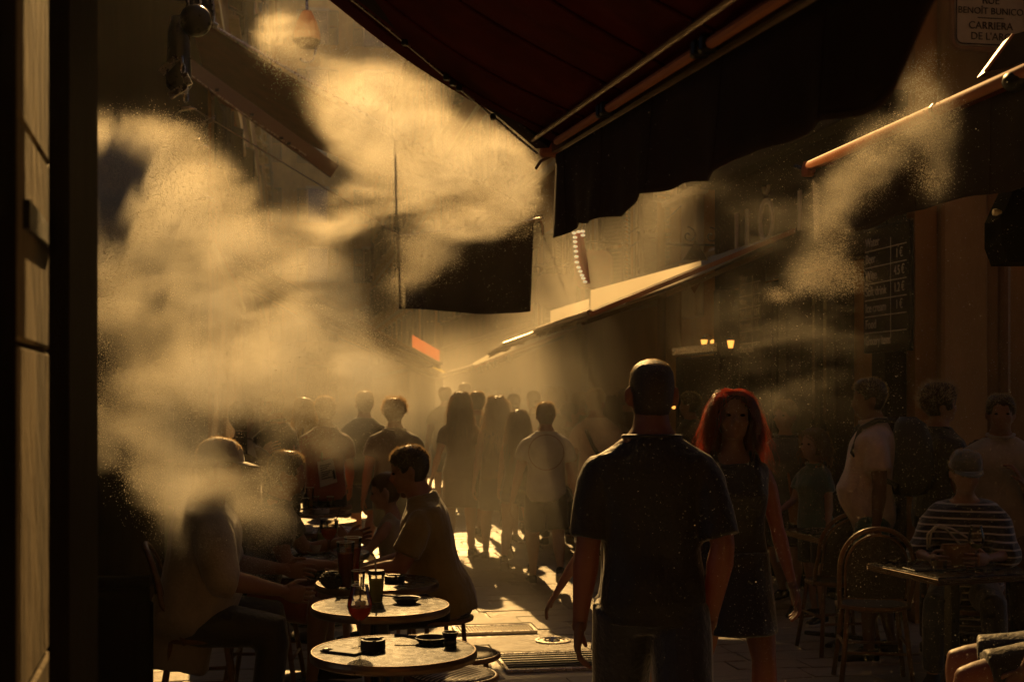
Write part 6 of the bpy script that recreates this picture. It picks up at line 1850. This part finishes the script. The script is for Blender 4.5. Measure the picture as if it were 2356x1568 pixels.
mc = thing('menu', 'pale menu card carried by the red haired woman at her side', 'menu', P(1944 - 170, 1262, 5.9))
bm = bmesh.new(); plate(bm, [P(x_, y_, 9.8) - P(1774, 1262, 9.8) for x_, y_ in ((1940 - 170 - 6, 1235), (1962 - 170 - 6, 1238), (1968 - 170 - 6, 1288), (1948 - 170 - 6, 1292))], .006, Vector((0, 1, 0))); obj('card', bm, M['paper'], mc)
mc.location = P(1790, 1262, 9.7); mc['label'] = 'pale card held low between the red haired woman and the woman with the tan bag'

# fine droplets drifting in the sun round the couple and along the right side
r_ = np.random.default_rng(21)
def droplets(n, lo, hi, size):
    lo, hi = np.array(lo), np.array(hi)
    p = lo + (hi - lo) * r_.random((n * 2, 3))
    keep = np.array([noise.noise(Vector(q * 1.3)) > r_.normal(-.12, .25) for q in p])
    p = p[keep][:n]
    k = len(p)
    s = size * np.exp(r_.normal(0, .45, k))
    t = np.array([(1, 1, 1), (1, -1, -1), (-1, 1, -1), (-1, -1, 1)]) / math.sqrt(3)
    v = (p[:, None, :] + t[None] * s[:, None, None]).reshape(-1, 3)
    f = (np.array([(0, 1, 2), (0, 3, 1), (0, 2, 3), (1, 3, 2)])[None] + 4 * np.arange(k)[:, None, None]).reshape(-1, 3)
    return v, f
V_, F_ = [], []
base = 0
for n, lo, hi, s in ((9000, (-.1, 3.3, .7), (1.5, 4.5, 2.5), .0005), (12000, (.7, 3.6, .5), (2.6, 6.8, 2.7), .0007), (9000, (1.0, 6.5, .4), (3.2, 11, 3.2), .001)):
    v, f = droplets(n, lo, hi, s); V_.append(v); F_.append(f + base); base += len(v)
me = bpy.data.meshes.new('spray'); me.from_pydata(np.concatenate(V_).tolist(), [], np.concatenate(F_).tolist())
M['droplet'] = mat('water droplet', (.85, .83, .78), .15, spec=1.0, transl=.75, transl_col=(.95, .9, .8))
tag(link_mesh('spray', me, M['droplet']), 'fine droplets of spray glittering in the sun around the walking couple', kind='stuff')
# ================================================================== MIST AND HAZE
def volume_mat(name, color, density, aniso, grid=False):
    m = bpy.data.materials.new(name)
    m.use_nodes = True
    nt = m.node_tree
    nt.nodes.remove(nt.nodes['Principled BSDF'])
    out = nt.nodes['Material Output']
    pv = nt.nodes.new('ShaderNodeVolumePrincipled')
    pv.inputs['Color'].default_value = (*color, 1)
    pv.inputs['Density'].default_value = density
    pv.inputs['Anisotropy'].default_value = aniso
    pv.inputs['Density Attribute'].default_value = 'density' if grid else ''
    nt.links.new(pv.outputs['Volume'], out.inputs['Volume'])
    return m

def vapour_mat(name, color, density, aniso, grain, gscale, edge, seed, drift):
    """Spray: the coarse grid gives the body, fine noise in the shader tears it into wisps."""
    m = bpy.data.materials.new(name)
    m.use_nodes = True
    nt = m.node_tree
    nt.nodes.remove(nt.nodes['Principled BSDF'])
    N, Lk = nt.nodes, nt.links
    out = N['Material Output']
    def mm(op, a, b=None, clamp=False):
        n = N.new('ShaderNodeMath'); n.operation = op; n.use_clamp = clamp
        for i, x in enumerate((a, b)):
            if x is None: continue
            if hasattr(x, 'is_linked'): Lk.new(x, n.inputs[i])
            else: n.inputs[i].default_value = x
        return n.outputs[0]
    at = N.new('ShaderNodeAttribute'); at.attribute_name = 'density'
    tc = N.new('ShaderNodeTexCoord')
    mp = N.new('ShaderNodeMapping')
    mp.inputs['Location'].default_value = (seed * 3.1, seed * 1.7, seed * 2.3)
    mp.inputs['Rotation'].default_value = drift
    mp.inputs['Scale'].default_value = (.5, 1, 1)
    Lk.new(tc.outputs['Object'], mp.inputs['Vector'])
    nz = N.new('ShaderNodeTexNoise')
    nz.inputs['Scale'].default_value = gscale; nz.inputs['Detail'].default_value = 5.0
    nz.inputs['Roughness'].default_value = .68; nz.inputs['Distortion'].default_value = .55
    Lk.new(mp.outputs['Vector'], nz.inputs['Vector'])
    raw = at.outputs['Fac']
    body = mm('MINIMUM', raw, 1.0)
    def ramp(x, a_, b_, c_, d_, smooth=True):
        mr = N.new('ShaderNodeMapRange')
        if smooth: mr.interpolation_type = 'SMOOTHSTEP'
        for nm, v_ in zip(('From Min', 'From Max', 'To Min', 'To Max'), (a_, b_, c_, d_)): mr.inputs[nm].default_value = v_
        Lk.new(x, mr.inputs['Value'])
        return mr.outputs[0]
    if grain:
        n_ = nz.outputs['Fac']
        rim = ramp(mm('ADD', body, mm('MULTIPLY', mm('SUBTRACT', n_, .5), grain)), edge[0], edge[1], 0, 1)
        wisp = ramp(n_, .38, .64, .1, 2.0, False)
        den = mm('MULTIPLY', mm('MULTIPLY', rim, wisp), mm('MULTIPLY', body, density))
    else:
        den = mm('MULTIPLY', body, density)
    vs = N.new('ShaderNodeVolumeScatter')
    vs.inputs['Color'].default_value = (*color, 1); vs.inputs['Anisotropy'].default_value = aniso
    Lk.new(den, vs.inputs['Density'])
    Lk.new(vs.outputs['Volume'], out.inputs['Volume'])
    return m

def mist_volume(name, label, blobs, lo, hi, voxel, warp, wscale, grain, gscale, edge, density, color=(1, .95, .84), aniso=.68, seed=0.0, drift=(0, 0, 0)):
    """A cloud of spray as a real volume grid: soft blobs standing in the street, torn by noise."""
    lo, hi = Vector(lo), Vector(hi)
    ng = bpy.data.node_groups.new('mist_nodes', 'GeometryNodeTree')
    ng.interface.new_socket('Geometry', in_out='INPUT', socket_type='NodeSocketGeometry')
    ng.interface.new_socket('Geometry', in_out='OUTPUT', socket_type='NodeSocketGeometry')
    N, Lk = ng.nodes, ng.links
    out = N.new('NodeGroupOutput')
    pos = N.new('GeometryNodeInputPosition')
    def vm(op, a, b=None):
        n = N.new('ShaderNodeVectorMath'); n.operation = op
        for i, x in enumerate((a, b)):
            if x is None: continue
            if hasattr(x, 'is_linked'): Lk.new(x, n.inputs[i])
            else: n.inputs[i].default_value = x
        return n.outputs['Value' if op in ('LENGTH', 'DOT_PRODUCT') else 'Vector']
    def mm(op, a, b=None, c=None, clamp=False):
        n = N.new('ShaderNodeMath'); n.operation = op; n.use_clamp = clamp
        for i, x in enumerate((a, b, c)):
            if x is None: continue
            if hasattr(x, 'is_linked'): Lk.new(x, n.inputs[i])
            else: n.inputs[i].default_value = x
        return n.outputs[0]
    def nz(vec, scale, detail, rough=.55, dist=0.0):
        n = N.new('ShaderNodeTexNoise'); n.noise_dimensions = '3D'; n.normalize = True
        n.inputs['Scale'].default_value = scale; n.inputs['Detail'].default_value = detail
        n.inputs['Roughness'].default_value = rough; n.inputs['Distortion'].default_value = dist
        Lk.new(vec, n.inputs['Vector'])
        return n
    ofs = vm('ADD', pos.outputs[0], (seed * 3.1, seed * 1.7, seed * 2.3))
    w = nz(ofs, wscale, 3, .6)
    wv = vm('MULTIPLY', vm('SUBTRACT', w.outputs['Color'], (.5, .5, .5)), (warp, warp, warp))
    p = vm('ADD', pos.outputs[0], wv)
    acc = None
    for c, r, wt in blobs:
        q = vm('MULTIPLY', vm('SUBTRACT', p, tuple(c)), tuple(1 / x for x in r))
        d2 = vm('DOT_PRODUCT', q, q)
        f = mm('SUBTRACT', 1.0, d2, clamp=True)
        f = mm('MULTIPLY', mm('MULTIPLY', f, f), wt)
        acc = f if acc is None else mm('ADD', acc, f)
    den = acc
    vc = N.new('GeometryNodeVolumeCube')
    Lk.new(den, vc.inputs['Density'])
    vc.inputs['Background'].default_value = 0.0
    vc.inputs['Min'].default_value = lo; vc.inputs['Max'].default_value = hi
    for ax, k in zip('XYZ', range(3)):
        vc.inputs['Resolution ' + ax].default_value = max(8, int((hi[k] - lo[k]) / voxel))
    sm = N.new('GeometryNodeSetMaterial')
    sm.inputs['Material'].default_value = vapour_mat(name + ' vapour', color, density, aniso, grain, gscale, edge, seed, drift)
    Lk.new(vc.outputs[0], sm.inputs['Geometry']); Lk.new(sm.outputs[0], out.inputs[0])
    vol = bpy.data.volumes.new(name)
    o = bpy.data.objects.new(name, vol)
    COL.objects.link(o)
    vol.materials.append(sm.inputs['Material'].default_value)
    mod = o.modifiers.new('mist', 'NODES'); mod.node_group = ng
    return tag(o, label, kind='stuff')

def blob(px, py, Y, rx, rz, ry, w):
    return (P(px, py, Y), (rx * 1.5 / FPX * Y, ry * 1.25, rz * 1.5 / FPX * Y), w)

def lb(px, py, rx, rz, w, ry=.2):
    """A puff of the left cloud; the sheet of spray leans towards the camera at its top."""
    base = np.interp(px, [150, 300, 450, 600, 750, 880], [4.95, 5.15, 5.5, 6.1, 6.9, 7.6])
    return blob(px, py, float(base + (py - 600) / 1000 * 1.0), rx, rz, ry, w)
left_blobs = [
    lb(195, 370, 70, 110, .8), lb(180, 560, 50, 140, .7), lb(300, 330, 110, 80, .5), lb(420, 330, 90, 60, .4),
    lb(260, 400, 130, 130, .75), lb(370, 370, 150, 115, .65), lb(480, 450, 120, 90, .75), lb(210, 500, 90, 150, .8), lb(330, 540, 170, 160, .95), lb(480, 560, 170, 130, 1.0), lb(620, 560, 140, 70, .9),
    lb(640, 620, 180, 120, 1.1), lb(760, 650, 110, 90, .7), lb(230, 720, 110, 190, .9), lb(400, 740, 180, 180, .95), lb(570, 780, 170, 160, 1.1), lb(730, 800, 160, 160, 1.25), lb(850, 760, 80, 140, .75), lb(850, 900, 110, 120, 1.0), lb(720, 950, 140, 100, .8), blob(900, 960, 8.3, 120, 80, .3, .5),
    lb(240, 930, 110, 110, .85), lb(400, 950, 160, 140, .95), lb(540, 920, 150, 80, .7), lb(360, 1090, 120, 110, .95), lb(480, 1150, 120, 70, .7), lb(620, 1100, 90, 100, .7), lb(440, 1210, 110, 90, 1.0), lb(560, 1220, 120, 90, 1.0), lb(620, 1230, 70, 80, .7), lb(560, 1310, 80, 50, .95),
]
def pb(px, py, rx, rz, w, ry=.26):
    return blob(px, py, 9.4 + (py - 100) / 420 * .9, rx, rz, ry, w)
plume_blobs = [
    pb(700, 110, 100, 110, .4), pb(640, 130, 60, 60, .35), pb(860, 170, 110, 90, .5), pb(960, 200, 100, 90, .4), pb(810, 240, 110, 70, .9), pb(900, 290, 140, 80, 1.1), pb(1010, 350, 140, 75, 1.1), pb(1090, 430, 130, 95, 1.1),
    pb(1120, 515, 95, 60, 1.0), pb(940, 410, 140, 65, .85), pb(1000, 480, 110, 60, .7), pb(790, 470, 130, 60, .8), pb(1180, 370, 70, 80, .55), pb(1190, 450, 60, 70, .5), blob(950, 560, 9.7, 90, 60, .22, .55), blob(930, 660, 9.6, 60, 70, .2, .5), blob(1010, 610, 9.7, 80, 60, .2, .3), pb(1215, 490, 50, 60, .35), pb(1150, 300, 80, 70, .35),
]
mist_volume('mist', 'thick bright cloud of cooling spray drifting from the shaded side over the seated people', left_blobs,
            (-2.5, 4.1, .1), (-.2, 8.8, 3.9), .05, .5, 1.3, 1.9, 2.0, (.12, .6), 1.7, seed=1.0, drift=(0, R(30), 0))
mist_volume('mist', 'bright torn plume of spray crossing in front of the half hidden awning', plume_blobs,
            (-2.4, 8.4, 2.2), (.8, 11.4, 5.2), .055, .6, 1.0, 1.9, 1.6, (.12, .6), 1.4, seed=5.0, drift=(0, R(-32), 0))
crowd_blobs = [
    blob(1090, 1000, 10.2, 230, 210, 1.0, .4), blob(1260, 1020, 10.2, 220, 210, 1.0, .35), blob(1330, 760, 13.5, 170, 170, 1.6, .55), blob(1300, 930, 12.5, 200, 120, 1.5, .55), blob(960, 1060, 9.6, 100, 110, .8, .5),
    blob(1150, 1230, 10.0, 190, 120, .8, .35), blob(1240, 1360, 9.3, 110, 45, .5, .6), blob(1290, 620, 12.0, 90, 120, .9, .45), blob(1480, 560, 11.5, 120, 110, 1.0, .3), blob(1480, 760, 12.0, 140, 120, 1.2, .35), blob(1000, 800, 12.5, 130, 150, 1.0, .4),
    blob(1120, 900, 20, 230, 110, 4.5, .55), blob(930, 960, 19, 180, 90, 4, .5), blob(1330, 800, 17, 170, 130, 3, .45), blob(1480, 700, 13.0, 130, 140, 1.4, .3),
]
mist_volume('mist', 'thin warm veil of drifting spray hanging among the crowd in the middle of the street', crowd_blobs,
            (-4.2, 8.2, .05), (2.9, 25, 7.0), .12, .8, .6, 0, 1.0, (.02, 1.0), .27, seed=9.0)
right_blobs = [
    blob(2060, 330, 4.5, 100, 75, .2, .8), blob(2140, 290, 4.25, 70, 80, .2, .7), blob(2130, 200, 4.25, 45, 80, .2, .6), blob(1985, 400, 4.75, 90, 75, .2, .85), blob(1930, 490, 4.95, 80, 85, .2, .75), blob(1895, 580, 5.1, 75, 75, .2, .75),
    blob(1945, 640, 5.0, 75, 45, .2, .8), blob(1870, 640, 5.15, 60, 45, .2, .6), blob(1790, 680, 5.4, 45, 20, .15, .5), blob(2150, 400, 4.25, 50, 55, .2, .5), blob(1560, 470, 7.5, 120, 80, .4, .35), blob(1780, 520, 6.5, 120, 130, .4, .3),
    blob(1480, 1010, 4.2, 70, 60, .15, .2), blob(1800, 800, 7.3, 260, 220, .6, .22),
]
mist_volume('mist', 'small curling puff of spray in front of the salmon bar awning', right_blobs,
            (.2, 3.7, .9), (2.4, 8.4, 4.2), .045, .3, 1.8, 1.9, 3.0, (.1, .6), 1.3, seed=13.0, drift=(0, R(35), 0))

# the drops themselves: a fine grain of spray through the clouds, clumped into filaments
def cloud_drops(blobs, n, size, seed, sc=2.6):
    g_ = np.random.default_rng(seed)
    cs = np.array([tuple(b[0]) for b in blobs]); rs = np.array([b[1] for b in blobs]); ws = np.array([b[2] for b in blobs])
    lo, hi = (cs - rs * .9).min(0), (cs + rs * .9).max(0)
    pts = []
    tot = 0
    while tot < n:
        k = g_.integers(0, len(cs), 40000)
        d = g_.normal(0, .42, (40000, 3))
        p = cs[k] + d * rs[k]
        q = 1 - ((p[:, None, :] - cs[None]) / rs[None]) ** 2 @ np.ones(3)
        body = np.minimum((np.clip(q, 0, 1) ** 2 * ws).sum(1), 1.0)
        nn = np.fromiter((noise.fractal(Vector((a * .6 + seed, b, c)) * sc, .55, 2.1, 6) for a, b, c in p), float, len(p))
        keep = (g_.random(len(p)) < body * np.clip(1.35 - 3.2 * np.abs(nn), .04, 1)) & (p[:, 2] > .15)
        pts.append(p[keep]); tot += int(keep.sum())
    p = np.concatenate(pts)[:n]
    s = size * np.exp(g_.normal(0, .4, len(p)))
    t = np.array([(1, 1, 1), (1, -1, -1), (-1, 1, -1), (-1, -1, 1)]) / math.sqrt(3)
    v = (p[:, None, :] + t[None] * s[:, None, None]).reshape(-1, 3)
    f = (np.array([(0, 1, 2), (0, 3, 1), (0, 2, 3), (1, 3, 2)])[None] + 4 * np.arange(len(p))[:, None, None]).reshape(-1, 3)
    return v, f
for lab, bl, n_, sz, sd in (('fine grain of bright drops in the big cloud of spray on the shaded side', left_blobs, 165000, .0011, 3), ('fine grain of bright drops in the torn plume below the big red awning', plume_blobs, 90000, .0017, 4), ('fine grain of drops in the curling puff by the salmon bar', right_blobs[:10], 38000, .0009, 5)):
    v, f = cloud_drops(bl, n_, sz, sd)
    me = bpy.data.meshes.new('spray')
    me.vertices.add(len(v)); me.vertices.foreach_set('co', v.ravel())
    me.loops.add(f.size); me.loops.foreach_set('vertex_index', f.ravel().astype(np.int32))
    me.polygons.add(len(f)); me.polygons.foreach_set('loop_start', np.arange(0, f.size, 3, dtype=np.int32))
    me.update(calc_edges=True)
    tag(link_mesh('spray', me, M['droplet']), lab, kind='stuff')

# the air of the street itself
bm = bmesh.new()
box(bm, (0, 40, 15), (72, 140, 34))
hz = obj('haze', bm, volume_mat('warm dusty air', (1, .94, .82), .0008, .62))
tag(hz, 'thin warm haze filling the street', kind='stuff')
